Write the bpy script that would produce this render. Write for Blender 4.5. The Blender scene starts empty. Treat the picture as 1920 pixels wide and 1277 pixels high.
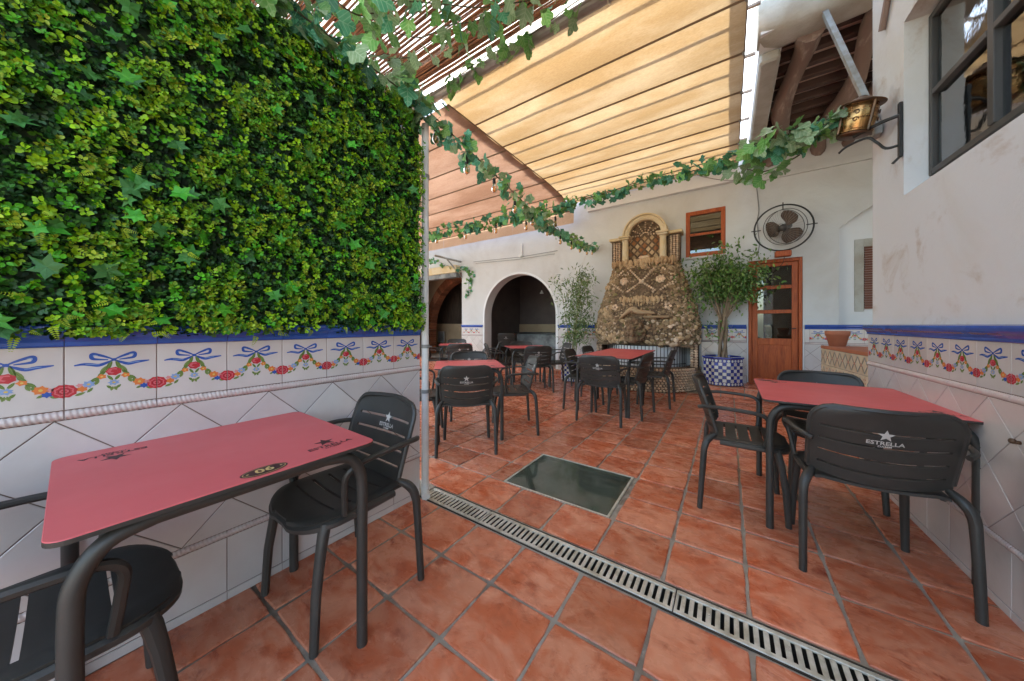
import bpy, math, random
import numpy as np
from mathutils import Vector, Matrix

rnd = random.Random(7)
PI = math.pi
R = math.radians
scene = bpy.context.scene
COL = scene.collection

# ------------------------------------------------------------------ camera, sky, sun, exposure
CAMH = 1.178
TH = R(34.38)
F_PX, V0, U0 = 593.8, 609.1, 960.0
cam = bpy.data.cameras.new('camera')
cam.sensor_width = 36.0
cam.lens = F_PX / 1920 * 36.0
cam.shift_y = -(638.5 - V0) / 1920
cam.clip_start = 0.02
cam.clip_end = 400
camo = bpy.data.objects.new('camera', cam)
camo.location = (0, 0, CAMH)
camo.rotation_euler = (R(90), 0, TH)
COL.objects.link(camo)
scene.camera = camo

SUN_EL, SUN_AZ = R(62), R(20)          # azimuth from +Y towards +X
world = bpy.data.worlds.new('World')
scene.world = world
world.use_nodes = True
wn = world.node_tree
sky = wn.nodes.new('ShaderNodeTexSky')
sky.sky_type = 'NISHITA'
sky.sun_disc = False
sky.sun_elevation = SUN_EL
sky.sun_rotation = SUN_AZ
sky.dust_density = 2.5
sky.ozone_density = 0.6
wn.links.new(sky.outputs[0], wn.nodes['Background'].inputs[0])
wn.nodes['Background'].inputs[1].default_value = 0.15
sun = bpy.data.lights.new('sun', 'SUN')
sun.energy = 3.2
sun.angle = R(0.6)
sun.color = (1.0, 0.95, 0.87)
suno = bpy.data.objects.new('sun', sun)
sd = Vector((math.sin(SUN_AZ) * math.cos(SUN_EL), math.cos(SUN_AZ) * math.cos(SUN_EL), math.sin(SUN_EL)))
suno.rotation_euler = sd.to_track_quat('Z', 'Y').to_euler()
suno.location = (0, 0, 20)
COL.objects.link(suno)
vs = scene.view_settings
vs.view_transform = 'Standard'
vs.look = 'None'
vs.exposure = 2.95
vs.gamma = 1
vs.use_white_balance = True
vs.white_balance_temperature = 7000
vs.white_balance_tint = 3
scene.cycles.use_denoising = True
scene.cycles.max_bounces = 10
scene.cycles.diffuse_bounces = 6
scene.cycles.transparent_max_bounces = 16
scene.cycles.sample_clamp_indirect = 8

# ------------------------------------------------------------------ helpers
CT, ST = math.cos(TH), math.sin(TH)
def cw(u, d, v=None, z=None):
    """photo column + depth along the lens axis -> place in the courtyard"""
    l = (u - U0) / F_PX * d
    x, y = CT * l - ST * d, ST * l + CT * d
    if z is None:
        z = CAMH - (v - V0) / F_PX * d if v is not None else 0
    return Vector((x, y, z))
def on_y(u, v, y):
    k = (u - U0) / F_PX
    return cw(u, y / (ST * k + CT), v=v)
def on_x(u, v, x):
    k = (u - U0) / F_PX
    return cw(u, x / (CT * k - ST), v=v)

def tag(o, label=None, cat=None, group=None, kind=None):
    if label: o['label'] = label
    if cat: o['category'] = cat
    if group: o['group'] = group
    if kind: o['kind'] = kind
    return o

def thing(name, label, cat, loc=(0, 0, 0), rz=0.0, group=None, kind=None):
    o = bpy.data.objects.new(name, None)
    o.empty_display_size = 0.1
    COL.objects.link(o)
    o.location = loc
    o.rotation_euler = (0, 0, rz)
    return tag(o, label, cat, group, kind or 'thing')

class MB:
    def __init__(s):
        s.v, s.f, s.m = [], [], []
    def add(s, verts, faces, m=0):
        b = len(s.v)
        s.v.extend([tuple(p) for p in verts])
        for f in faces:
            s.f.append(tuple(b + i for i in f)); s.m.append(m)
        return s
    def hexa(s, p, m=0):
        return s.add(p, [(0, 3, 2, 1), (4, 5, 6, 7), (0, 1, 5, 4), (1, 2, 6, 5), (2, 3, 7, 6), (3, 0, 4, 7)], m)
    def box(s, x0, x1, y0, y1, z0, z1, m=0):
        return s.hexa([(x0, y0, z0), (x1, y0, z0), (x1, y1, z0), (x0, y1, z0), (x0, y0, z1), (x1, y0, z1), (x1, y1, z1), (x0, y1, z1)], m)
    def cbox(s, x0, x1, y0, y1, z0, z1, c=0.003, m=0):
        """box with chamfered edges"""
        def ring(i, z): return [(x0 + i, y0 + c), (x0 + c, y0 + i)], z
        def oct_(e, z):
            a, b = e, e + c
            return [(x0 + b, y0 + a, z), (x1 - b, y0 + a, z), (x1 - a, y0 + b, z), (x1 - a, y1 - b, z),
                    (x1 - b, y1 - a, z), (x0 + b, y1 - a, z), (x0 + a, y1 - b, z), (x0 + a, y0 + b, z)]
        rings = [oct_(c, z0), oct_(0, z0 + c), oct_(0, z1 - c), oct_(c, z1)]
        return s.rings(rings, True, True, m)
    def rings(s, rings, cap0=True, cap1=True, m=0, closed=True):
        n = len(rings[0]); b = len(s.v)
        for r in rings: s.v.extend([tuple(p) for p in r])
        for i in range(len(rings) - 1):
            for j in range(n if closed else n - 1):
                k = (j + 1) % n
                s.f.append((b + i * n + j, b + i * n + k, b + (i + 1) * n + k, b + (i + 1) * n + j)); s.m.append(m)
        if cap0: s.f.append(tuple(b + j for j in reversed(range(n)))); s.m.append(m)
        if cap1: s.f.append(tuple(b + (len(rings) - 1) * n + j for j in range(n))); s.m.append(m)
        return s
    def tube(s, pts, r, n=8, m=0, caps=True):
        pts = [Vector(p) for p in pts]
        rs = r if isinstance(r, (list, tuple)) else [r] * len(pts)
        rings = []; up = None
        for i, p in enumerate(pts):
            t = (pts[min(i + 1, len(pts) - 1)] - pts[max(i - 1, 0)]).normalized()
            if up is None:
                up = t.orthogonal().normalized()
            else:
                up = (up - t * up.dot(t))
                up = up.normalized() if up.length > 1e-6 else t.orthogonal().normalized()
            w = t.cross(up)
            rings.append([p + (up * math.cos(a) + w * math.sin(a)) * rs[i] for a in [2 * PI * k / n for k in range(n)]])
        return s.rings(rings, caps, caps, m)
    def lathe(s, prof, n=24, c=(0, 0, 0), m=0, caps=True, phase=0.0):
        rings = [[(c[0] + r * math.cos(a), c[1] + r * math.sin(a), c[2] + z) for a in [phase + 2 * PI * k / n for k in range(n)]] for r, z in prof]
        return s.rings(rings, caps, caps, m)
    def ball(s, c, r, nu=8, nv=5, m=0, sc=(1, 1, 1)):
        rings = []
        for i in range(1, nv):
            a = PI * i / nv
            rings.append([(c[0] + sc[0] * r * math.sin(a) * math.cos(2 * PI * k / nu), c[1] + sc[1] * r * math.sin(a) * math.sin(2 * PI * k / nu), c[2] - sc[2] * r * math.cos(a)) for k in range(nu)])
        b = len(s.v)
        s.rings(rings, False, False, m)
        s.v.append((c[0], c[1], c[2] - sc[2] * r)); s.v.append((c[0], c[1], c[2] + sc[2] * r))
        lo, hi = len(s.v) - 2, len(s.v) - 1
        e = b + (len(rings) - 1) * nu
        for k in range(nu):
            s.f.append((lo, b + (k + 1) % nu, b + k)); s.m.append(m)
            s.f.append((hi, e + k, e + (k + 1) % nu)); s.m.append(m)
        return s
    def poly_xz(s, pts, y0, y1, c=0.0015, m=0, back=True):
        """polygon in the x/z plane as a tile: back at y0, face at y1 (y1 < y0 faces -y), chamfered rim"""
        n = len(pts)
        a = sum(pts[i][0] * pts[(i + 1) % n][1] - pts[(i + 1) % n][0] * pts[i][1] for i in range(n))
        if a < 0: pts = pts[::-1]
        cx = sum(p[0] for p in pts) / n; cz = sum(p[1] for p in pts) / n
        ins = inset(pts, c)
        sg = 1 if y1 > y0 else -1
        rings = [[(p[0], y0, p[1]) for p in pts], [(p[0], y1 - sg * c, p[1]) for p in pts], [(p[0], y1, p[1]) for p in ins]]
        if sg < 0:
            return s.rings(rings, False, True, m)
        rings = [r[::-1] for r in rings]
        return s.rings(rings, False, True, m)
    def mesh(s, name, mats, smooth=False):
        me = bpy.data.meshes.new(name)
        me.from_pydata(s.v, [], s.f)
        for mt in (mats if isinstance(mats, (list, tuple)) else [mats]): me.materials.append(mt)
        me.polygons.foreach_set('material_index', s.m)
        if smooth: me.polygons.foreach_set('use_smooth', [True] * len(s.f))
        me.update()
        return me
    def build(s, name, mats, parent=None, smooth=False, world=False):
        return put(name, s.mesh(name, mats, smooth), parent, world)

def put(name, me, parent=None, world=False, loc=None, rot=None, scale=None):
    o = bpy.data.objects.new(name, me)
    COL.objects.link(o)
    if parent:
        o.parent = parent
        if world:
            p = parent
            while p: o.location = Vector(o.location) - Vector(p.location); p = p.parent
    if loc is not None: o.location = loc
    if rot is not None: o.rotation_euler = rot
    if scale is not None: o.scale = (scale,) * 3 if isinstance(scale, (int, float)) else scale
    return o

def autosmooth(o, ang=35):
    me = o.data
    me.polygons.foreach_set('use_smooth', [True] * len(me.polygons))
    try: me.set_sharp_from_angle(angle=R(ang))
    except Exception: pass
    return o

def inset(pts, c):
    n = len(pts); out = []
    for i in range(n):
        p0, p1, p2 = pts[i - 1], pts[i], pts[(i + 1) % n]
        e1 = (p1[0] - p0[0], p1[1] - p0[1]); e2 = (p2[0] - p1[0], p2[1] - p1[1])
        l1 = math.hypot(*e1) or 1; l2 = math.hypot(*e2) or 1
        n1 = (-e1[1] / l1, e1[0] / l1); n2 = (-e2[1] / l2, e2[0] / l2)
        bx, by = n1[0] + n2[0], n1[1] + n2[1]
        k = max(0.25, 1 + n1[0] * n2[0] + n1[1] * n2[1])
        out.append((p1[0] + bx * c / k, p1[1] + by * c / k))
    return out

def clip(poly, x0, x1, z0, z1):
    def cut(P, ins, inter):
        out = []
        for i in range(len(P)):
            a, b = P[i - 1], P[i]
            if ins(b):
                if not ins(a): out.append(inter(a, b))
                out.append(b)
            elif ins(a): out.append(inter(a, b))
        return out
    def ix(x): return lambda a, b: (x, a[1] + (b[1] - a[1]) * (x - a[0]) / (b[0] - a[0]))
    def iz(z): return lambda a, b: (a[0] + (b[0] - a[0]) * (z - a[1]) / (b[1] - a[1]), z)
    for ins, it in ((lambda p: p[0] >= x0, ix(x0)), (lambda p: p[0] <= x1, ix(x1)), (lambda p: p[1] >= z0, iz(z0)), (lambda p: p[1] <= z1, iz(z1))):
        if not poly: return []
        poly = cut(poly, ins, it)
    return poly

def area(P):
    return abs(sum(P[i - 1][0] * P[i][1] - P[i][0] * P[i - 1][1] for i in range(len(P)))) / 2 if len(P) > 2 else 0

def smooth_path(P, k=6):
    P = [Vector(p) for p in P]; out = []
    for i in range(len(P) - 1):
        p0, p1, p2, p3 = P[max(i - 1, 0)], P[i], P[i + 1], P[min(i + 2, len(P) - 1)]
        for j in range(k):
            t = j / k
            out.append(0.5 * ((2 * p1) + (p2 - p0) * t + (2 * p0 - 5 * p1 + 4 * p2 - p3) * t * t + (3 * p1 - p0 - 3 * p2 + p3) * t ** 3))
    out.append(P[-1]); return out

# ------------------------------------------------------------------ materials
def mat(name, base, rough=0.6, var=None, vscale=3.0, bump=0.0, bscale=40.0, rnd_amt=0.0, metal=0.0, spec=0.5, detail=6, ramp=(0.35, 0.7), var2=None, v2scale=20.0, v2ramp=(0.45, 0.7), coat=0.0, rvar=0.0, stretch=None, trans=0.0, transl=0.0, dist=0.0, vein=None):
    m = bpy.data.materials.new(name); m.use_nodes = True
    nt = m.node_tree; N = nt.nodes; L = nt.links
    b = N['Principled BSDF']
    b.inputs['Roughness'].default_value = rough
    b.inputs['Metallic'].default_value = metal
    b.inputs['Specular IOR Level'].default_value = spec
    b.inputs['Coat Weight'].default_value = coat
    b.inputs['Transmission Weight'].default_value = trans
    b.inputs['Base Color'].default_value = (*base, 1)
    tc = N.new('ShaderNodeTexCoord'); oi = N.new('ShaderNodeObjectInfo')
    mul = N.new('ShaderNodeMath'); mul.operation = 'MULTIPLY'; mul.inputs[1].default_value = 37.0
    L.new(oi.outputs['Random'], mul.inputs[0])
    co = tc.outputs['Object']
    if stretch:
        mp = N.new('ShaderNodeMapping'); mp.inputs['Scale'].default_value = stretch
        L.new(co, mp.inputs['Vector']); co = mp.outputs[0]
    def noise(scale, det=6, rough_=0.6):
        n = N.new('ShaderNodeTexNoise'); n.noise_dimensions = '4D'
        n.inputs['Scale'].default_value = scale; n.inputs['Detail'].default_value = det; n.inputs['Roughness'].default_value = rough_; n.inputs['Distortion'].default_value = dist
        L.new(co, n.inputs['Vector']); L.new(mul.outputs[0], n.inputs['W'])
        return n
    def mixc(fac, a, bcol):
        x = N.new('ShaderNodeMix'); x.data_type = 'RGBA'
        L.new(fac, x.inputs[0])
        if isinstance(a, tuple): x.inputs[6].default_value = (*a, 1)
        else: L.new(a, x.inputs[6])
        x.inputs[7].default_value = (*bcol, 1)
        return x.outputs[2]
    def rampf(n, lo, hi):
        r = N.new('ShaderNodeMapRange'); r.inputs[1].default_value = lo; r.inputs[2].default_value = hi
        r.interpolation_type = 'SMOOTHSTEP'
        L.new(n.outputs[0], r.inputs[0]); return r.outputs[0]
    col = base
    if var: col = mixc(rampf(noise(vscale, detail), *ramp), col, var)
    if var2: col = mixc(rampf(noise(v2scale, 8, 0.7), *v2ramp), col, var2)
    if vein:
        sx_ = N.new('ShaderNodeSeparateXYZ'); L.new(tc.outputs['Object'], sx_.inputs[0])
        ab = N.new('ShaderNodeMath'); ab.operation = 'ABSOLUTE'; L.new(sx_.outputs[0], ab.inputs[0])
        a2 = N.new('ShaderNodeMath'); a2.operation = 'MULTIPLY_ADD'; a2.inputs[1].default_value = -.8; L.new(ab.outputs[0], a2.inputs[0]); L.new(sx_.outputs[1], a2.inputs[2])
        wv = N.new('ShaderNodeMath'); wv.operation = 'PINGPONG'; wv.inputs[1].default_value = .11; L.new(a2.outputs[0], wv.inputs[0])
        mn = N.new('ShaderNodeMath'); mn.operation = 'MINIMUM'; L.new(ab.outputs[0], mn.inputs[0]); L.new(wv.outputs[0], mn.inputs[1])
        vr = N.new('ShaderNodeMapRange'); vr.inputs[1].default_value = .012; vr.inputs[2].default_value = .03; vr.inputs[3].default_value = .6; vr.inputs[4].default_value = 0
        L.new(mn.outputs[0], vr.inputs[0])
        col = mixc(vr.outputs[0], col, vein)
    if rnd_amt:
        hs = N.new('ShaderNodeHueSaturation')
        mr = N.new('ShaderNodeMapRange'); mr.inputs[3].default_value = 1 - rnd_amt; mr.inputs[4].default_value = 1 + rnd_amt
        L.new(oi.outputs['Random'], mr.inputs[0]); L.new(mr.outputs[0], hs.inputs['Value'])
        if isinstance(col, tuple): hs.inputs['Color'].default_value = (*col, 1)
        else: L.new(col, hs.inputs['Color'])
        col = hs.outputs[0]
    if not isinstance(col, tuple): L.new(col, b.inputs['Base Color'])
    if transl:
        tr_ = N.new('ShaderNodeBsdfTranslucent')
        if isinstance(col, tuple): tr_.inputs[0].default_value = (*col, 1)
        else: L.new(col, tr_.inputs[0])
        mx_ = N.new('ShaderNodeMixShader'); mx_.inputs[0].default_value = transl
        L.new(b.outputs[0], mx_.inputs[1]); L.new(tr_.outputs[0], mx_.inputs[2]); L.new(mx_.outputs[0], N['Material Output'].inputs[0])
    if rvar:
        r = N.new('ShaderNodeMapRange'); r.inputs[3].default_value = max(0.02, rough - rvar); r.inputs[4].default_value = rough + rvar
        L.new(noise(vscale * 2.3, 5).outputs[0], r.inputs[0]); L.new(r.outputs[0], b.inputs['Roughness'])
    if bump:
        bp = N.new('ShaderNodeBump'); bp.inputs['Strength'].default_value = min(1, bump * 10); bp.inputs['Distance'].default_value = 0.01 * bump * 10
        L.new(noise(bscale, 8, 0.65).outputs[0], bp.inputs['Height']); L.new(bp.outputs[0], b.inputs['Normal'])
    return m

def tintmat(name, rough=0.45, spec=0.4, transl=0.0):
    """leaf colour from a per-leaf attribute"""
    m = bpy.data.materials.new(name); m.use_nodes = True
    nt = m.node_tree; N = nt.nodes; L = nt.links; b = N['Principled BSDF']
    at = N.new('ShaderNodeAttribute'); at.attribute_name = 'tint'
    L.new(at.outputs['Color'], b.inputs['Base Color'])
    b.inputs['Roughness'].default_value = rough; b.inputs['Specular IOR Level'].default_value = spec
    if transl:
        tr = N.new('ShaderNodeBsdfTranslucent'); L.new(at.outputs['Color'], tr.inputs[0])
        mx = N.new('ShaderNodeMixShader'); mx.inputs[0].default_value = transl
        L.new(b.outputs[0], mx.inputs[1]); L.new(tr.outputs[0], mx.inputs[2]); L.new(mx.outputs[0], N['Material Output'].inputs[0])
    return m

def cloth(name, base, var, transl=0.5, vscale=2.0, stretch=(1, 1, 1)):
    m = bpy.data.materials.new(name); m.use_nodes = True
    nt = m.node_tree; N = nt.nodes; L = nt.links
    N.remove(N['Principled BSDF'])
    tc = N.new('ShaderNodeTexCoord')
    n = N.new('ShaderNodeTexNoise'); n.inputs['Scale'].default_value = vscale; n.inputs['Detail'].default_value = 8; n.inputs['Roughness'].default_value = 0.65
    mp = N.new('ShaderNodeMapping'); mp.inputs['Scale'].default_value = stretch
    L.new(tc.outputs['Object'], mp.inputs[0]); L.new(mp.outputs[0], n.inputs[0])
    mr = N.new('ShaderNodeMapRange'); mr.inputs[1].default_value = 0.35; mr.inputs[2].default_value = 0.7; mr.interpolation_type = 'SMOOTHSTEP'
    L.new(n.outputs[0], mr.inputs[0])
    x = N.new('ShaderNodeMix'); x.data_type = 'RGBA'; L.new(mr.outputs[0], x.inputs[0])
    x.inputs[6].default_value = (*base, 1); x.inputs[7].default_value = (*var, 1)
    n2 = N.new('ShaderNodeTexNoise'); n2.inputs['Scale'].default_value = 60; n2.inputs['Detail'].default_value = 4
    L.new(mp.outputs[0], n2.inputs[0])
    mr2 = N.new('ShaderNodeMapRange'); mr2.inputs[1].default_value = 0.3; mr2.inputs[2].default_value = 0.75; mr2.inputs[3].default_value = 0.86; mr2.inputs[4].default_value = 1.06
    L.new(n2.outputs[0], mr2.inputs[0])
    hs = N.new('ShaderNodeHueSaturation'); L.new(x.outputs[2], hs.inputs['Color']); L.new(mr2.outputs[0], hs.inputs['Value'])
    d = N.new('ShaderNodeBsdfDiffuse'); t = N.new('ShaderNodeBsdfTranslucent')
    L.new(hs.outputs[0], d.inputs[0]); L.new(hs.outputs[0], t.inputs[0])
    mx = N.new('ShaderNodeMixShader'); mx.inputs[0].default_value = transl
    L.new(d.outputs[0], mx.inputs[1]); L.new(t.outputs[0], mx.inputs[2]); L.new(mx.outputs[0], N['Material Output'].inputs[0])
    return m

def glassmat(name, tint=(0.9, 0.95, 0.92), rough=0.02, ior=1.45, fac_boost=0.0, dirt=0.0):
    m = bpy.data.materials.new(name); m.use_nodes = True
    nt = m.node_tree; N = nt.nodes; L = nt.links
    N.remove(N['Principled BSDF'])
    g = N.new('ShaderNodeBsdfGlossy'); g.inputs['Roughness'].default_value = rough
    t = N.new('ShaderNodeBsdfTransparent'); t.inputs[0].default_value = (*tint, 1)
    fr = N.new('ShaderNodeFresnel'); fr.inputs[0].default_value = ior
    ad = N.new('ShaderNodeMath'); ad.operation = 'ADD'; ad.use_clamp = True; ad.inputs[1].default_value = fac_boost
    L.new(fr.outputs[0], ad.inputs[0])
    mx = N.new('ShaderNodeMixShader'); L.new(ad.outputs[0], mx.inputs[0]); L.new(t.outputs[0], mx.inputs[1]); L.new(g.outputs[0], mx.inputs[2])
    if dirt:
        tc = N.new('ShaderNodeTexCoord'); n = N.new('ShaderNodeTexNoise'); n.inputs['Scale'].default_value = 9; n.inputs['Detail'].default_value = 9
        L.new(tc.outputs['Object'], n.inputs[0])
        bp = N.new('ShaderNodeBump'); bp.inputs['Strength'].default_value = dirt; bp.inputs['Distance'].default_value = 0.01
        L.new(n.outputs[0], bp.inputs['Height']); L.new(bp.outputs[0], g.inputs['Normal'])
    L.new(mx.outputs[0], N['Material Output'].inputs[0])
    return m

M = {}
M['terracotta'] = mat('terracotta', (0.47, 0.110, 0.046), 0.27, var=(0.60, 0.235, 0.135), vscale=4.2, ramp=(0.36, 0.62), var2=(0.27, 0.048, 0.022), v2scale=5.0, v2ramp=(0.50, 0.74), bump=0.02, bscale=26, rnd_amt=0.20, dist=1.2, rvar=0.16, spec=0.45, stretch=(1, 1.6, 1))
M['grout'] = mat('grout', (0.33, 0.285, 0.225), 0.9, var=(0.16, 0.12, 0.085), vscale=1.1, ramp=(0.45, 0.65), var2=(0.36, 0.32, 0.27), v2scale=14, bump=0.03, bscale=90)
M['wall_tile'] = mat('wall_tile', (0.56, 0.515, 0.49), 0.14, var=(0.50, 0.445, 0.42), vscale=3, bump=0.004, bscale=7, rnd_amt=0.06, coat=0.2, var2=(0.44, 0.38, 0.34), v2scale=6, v2ramp=(0.60, 0.85))
M['tile_joint'] = mat('tile_joint', (0.13, 0.075, 0.055), 0.9, var=(0.22, 0.16, 0.13), vscale=6)
M['cap_blue'] = mat('cap_blue', (0.022, 0.075, 0.33), 0.18, var=(0.035, 0.10, 0.40), vscale=8, rnd_amt=0.1, coat=0.3)
M['rope'] = mat('rope', (0.54, 0.47, 0.44), 0.25, var=(0.52, 0.40, 0.38), vscale=30, rnd_amt=0.04)
M['plaster'] = mat('plaster', (0.58, 0.58, 0.57), 0.85, var=(0.50, 0.485, 0.46), vscale=0.9, ramp=(0.42, 0.72), var2=(0.46, 0.40, 0.33), v2scale=1.6, v2ramp=(0.58, 0.78), bump=0.09, bscale=5, dist=0.8)
M['plaster_warm'] = mat('plaster_warm', (0.55, 0.525, 0.485), 0.85, var=(0.60, 0.60, 0.60), vscale=0.8, ramp=(0.40, 0.60), var2=(0.42, 0.34, 0.27), v2scale=2.3, v2ramp=(0.53, 0.72), bump=0.09, bscale=8, dist=0.8)
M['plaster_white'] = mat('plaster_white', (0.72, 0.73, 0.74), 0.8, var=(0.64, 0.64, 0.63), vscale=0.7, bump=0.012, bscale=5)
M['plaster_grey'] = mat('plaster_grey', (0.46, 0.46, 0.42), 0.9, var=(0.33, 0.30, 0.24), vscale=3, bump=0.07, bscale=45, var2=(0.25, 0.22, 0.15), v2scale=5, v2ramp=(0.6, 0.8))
M['frame_dark'] = mat('frame_dark', (0.05, 0.046, 0.042), 0.5, bump=0.01, bscale=80)
M['chair'] = mat('chair_plastic', (0.030, 0.027, 0.023), 0.48, var=(0.042, 0.038, 0.033), vscale=5, bump=0.0015, bscale=300, spec=0.5)
M['print_pale'] = mat('print_pale', (0.50, 0.46, 0.42), 0.6)
M['print_dark'] = mat('print_dark', (0.045, 0.012, 0.014), 0.5)
M['print_gold'] = mat('print_gold', (0.60, 0.42, 0.16), 0.5)
M['table_red'] = mat('table_red', (0.63, 0.11, 0.115), 0.42, var=(0.58, 0.095, 0.10), vscale=2.5, rvar=0.12, spec=0.4, var2=(0.60, 0.12, 0.13), v2scale=16, v2ramp=(0.62, 0.85))
M['table_edge'] = mat('table_edge', (0.03, 0.026, 0.022), 0.5)
M['steel'] = mat('galvanised', (0.68, 0.65, 0.57), 0.38, metal=0.35, var=(0.40, 0.36, 0.27), vscale=12, var2=(0.2, 0.16, 0.11), v2scale=25, v2ramp=(0.6, 0.78), bump=0.006, bscale=80)
M['dark_trench'] = mat('dark_trench', (0.06, 0.045, 0.03), 0.9, var=(0.02, 0.016, 0.012), vscale=9)
M['pvc'] = mat('pvc_white', (0.66, 0.66, 0.64), 0.4, var=(0.55, 0.53, 0.5), vscale=4)
M['pipe_grey'] = mat('pipe_grey', (0.33, 0.30, 0.29), 0.4, metal=0.3, var=(0.25, 0.22, 0.2), vscale=5)
M['batten'] = mat('batten', (0.16, 0.10, 0.06), 0.6)
M['reed'] = mat('reed', (0.30, 0.12, 0.05), 0.6, var=(0.16, 0.055, 0.025), vscale=5, rnd_amt=0.45)
M['beam_wood'] = mat('beam_wood', (0.16, 0.075, 0.04), 0.75, var=(0.09, 0.04, 0.022), vscale=4, stretch=(8, 1, 8), bump=0.02, bscale=30)
M['old_beam'] = mat('old_beam', (0.22, 0.15, 0.12), 0.85, var=(0.50, 0.42, 0.36), vscale=3.0, ramp=(0.5, 0.8), stretch=(5, 1, 5), bump=0.06, bscale=14)
M['joist'] = mat('joist', (0.09, 0.055, 0.045), 0.9, bump=0.03, bscale=20)
M['ceiling_board'] = mat('ceiling_board', (0.70, 0.56, 0.50), 0.9, var=(0.60, 0.46, 0.40), vscale=4)
M['door_wood'] = mat('door_wood', (0.40, 0.085, 0.020), 0.5, var=(0.24, 0.045, 0.012), vscale=4.5, stretch=(7, 7, 0.8), var2=(0.44, 0.11, 0.03), v2scale=12, bump=0.006, bscale=40, spec=0.3)
M['pane'] = glassmat('window_pane', (0.75, 0.8, 0.78), 0.015, 1.55, 0.06)
M['pane_old'] = glassmat('old_pane', (0.65, 0.72, 0.70), 0.02, 1.6, 0.22, dirt=0.10)
M['floor_glass'] = glassmat('floor_glass', (0.80, 0.90, 0.84), 0.06, 1.5, 0.10, dirt=0.05)
def _film(m, col, fac):
    nt = m.node_tree; N = nt.nodes; L = nt.links; out = N['Material Output']
    src = out.inputs[0].links[0].from_socket
    d = N.new('ShaderNodeBsdfDiffuse'); d.inputs[0].default_value = (*col, 1)
    n = N.new('ShaderNodeTexNoise'); n.inputs['Scale'].default_value = 5; n.inputs['Detail'].default_value = 8
    tc = N.new('ShaderNodeTexCoord'); L.new(tc.outputs['Object'], n.inputs[0])
    mr = N.new('ShaderNodeMapRange'); mr.inputs[1].default_value = .35; mr.inputs[2].default_value = .7; mr.inputs[3].default_value = fac * .3; mr.inputs[4].default_value = fac
    L.new(n.outputs[0], mr.inputs[0])
    mx = N.new('ShaderNodeMixShader'); L.new(mr.outputs[0], mx.inputs[0]); L.new(src, mx.inputs[1]); L.new(d.outputs[0], mx.inputs[2]); L.new(mx.outputs[0], out.inputs[0])
_film(M['floor_glass'], (0.13, 0.165, 0.13), 0.45)
M['bulb'] = glassmat('bulb_glass', (0.95, 0.72, 0.45), 0.03, 1.5, 0.03)
M['black'] = mat('black_plastic', (0.012, 0.012, 0.012), 0.45)
M['iron'] = mat('iron', (0.03, 0.028, 0.026), 0.5, metal=0.4, bump=0.01, bscale=60)
M['strut'] = mat('painted_strut', (0.28, 0.30, 0.30), 0.5, metal=0.3, var=(0.18, 0.16, 0.13), vscale=10)
M['copper'] = mat('old_copper', (0.55, 0.32, 0.13), 0.28, metal=0.9, var=(0.30, 0.15, 0.06), vscale=7, rvar=0.1)
M['brass_dark'] = mat('brass_dark', (0.10, 0.07, 0.05), 0.45, metal=0.8, var=(0.2, 0.1, 0.05), vscale=12)
M['stone'] = mat('grotto_stone', (0.30, 0.185, 0.095), 0.9, var=(0.46, 0.33, 0.19), vscale=1.2, rnd_amt=0.40, bump=0.06, bscale=40, var2=(0.09, 0.06, 0.04), v2scale=22, v2ramp=(0.55, 0.75))
M['stone_core'] = mat('grotto_core', (0.085, 0.052, 0.03), 0.95, var=(0.20, 0.13, 0.075), vscale=18, bump=0.09, bscale=35, var2=(0.07, 0.045, 0.03), v2scale=30)
M['shell'] = mat('shell', (0.62, 0.47, 0.33), 0.6, var=(0.46, 0.28, 0.16), vscale=1.2, rnd_amt=0.3, bump=0.02, bscale=60)
M['stone_head'] = mat('stone_head', (0.13, 0.075, 0.04), 0.95, var=(0.25, 0.16, 0.09), vscale=16, bump=0.08, bscale=40, var2=(0.10, 0.10, 0.03), v2scale=7, v2ramp=(0.5, 0.7))
M['moss'] = mat('moss_stone', (0.13, 0.12, 0.035), 0.95, var=(0.22, 0.15, 0.08), vscale=12, bump=0.08, bscale=50, rnd_amt=0.4)
M['cast_cream'] = mat('cast_cream', (0.58, 0.44, 0.24), 0.7, var=(0.62, 0.52, 0.36), vscale=5, bump=0.01, bscale=40)
M['diamond_orange'] = mat('diamond_orange', (0.33, 0.13, 0.045), 0.85, bump=0.07, bscale=60, var=(0.2, 0.08, 0.03), vscale=40)
M['trunk'] = mat('trunk', (0.28, 0.20, 0.13), 0.9, var=(0.17, 0.115, 0.07), vscale=10, stretch=(3, 3, 0.6), bump=0.03, bscale=40)
M['cane'] = mat('cane', (0.20, 0.22, 0.07), 0.6, var=(0.3, 0.26, 0.12), vscale=10)
M['pot_blue'] = mat('pot_blue', (0.018, 0.03, 0.22), 0.22, rnd_amt=0.5, coat=0.2)
M['pot_white'] = mat('pot_white', (0.60, 0.58, 0.52), 0.25, rnd_amt=0.12, coat=0.2)
M['clay'] = mat('clay_pot', (0.36, 0.12, 0.06), 0.8, var=(0.30, 0.10, 0.05), vscale=8)
M['soil'] = mat('soil', (0.035, 0.024, 0.016), 1.0, bump=0.1, bscale=60)
M['cream_tile'] = mat('cream_tile', (0.60, 0.50, 0.36), 0.35, var=(0.50, 0.37, 0.24), vscale=9, rnd_amt=0.12)
M['ochre_print'] = mat('ochre_print', (0.34, 0.17, 0.055), 0.4)
M['teal_print'] = mat('teal_print', (0.10, 0.16, 0.18), 0.4)
M['pink_print'] = mat('pink_print', (0.42, 0.18, 0.12), 0.4)
M['brick'] = mat('brick', (0.30, 0.105, 0.05), 0.9, var=(0.2, 0.07, 0.035), vscale=20, rnd_amt=0.3, bump=0.03, bscale=60)
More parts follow.
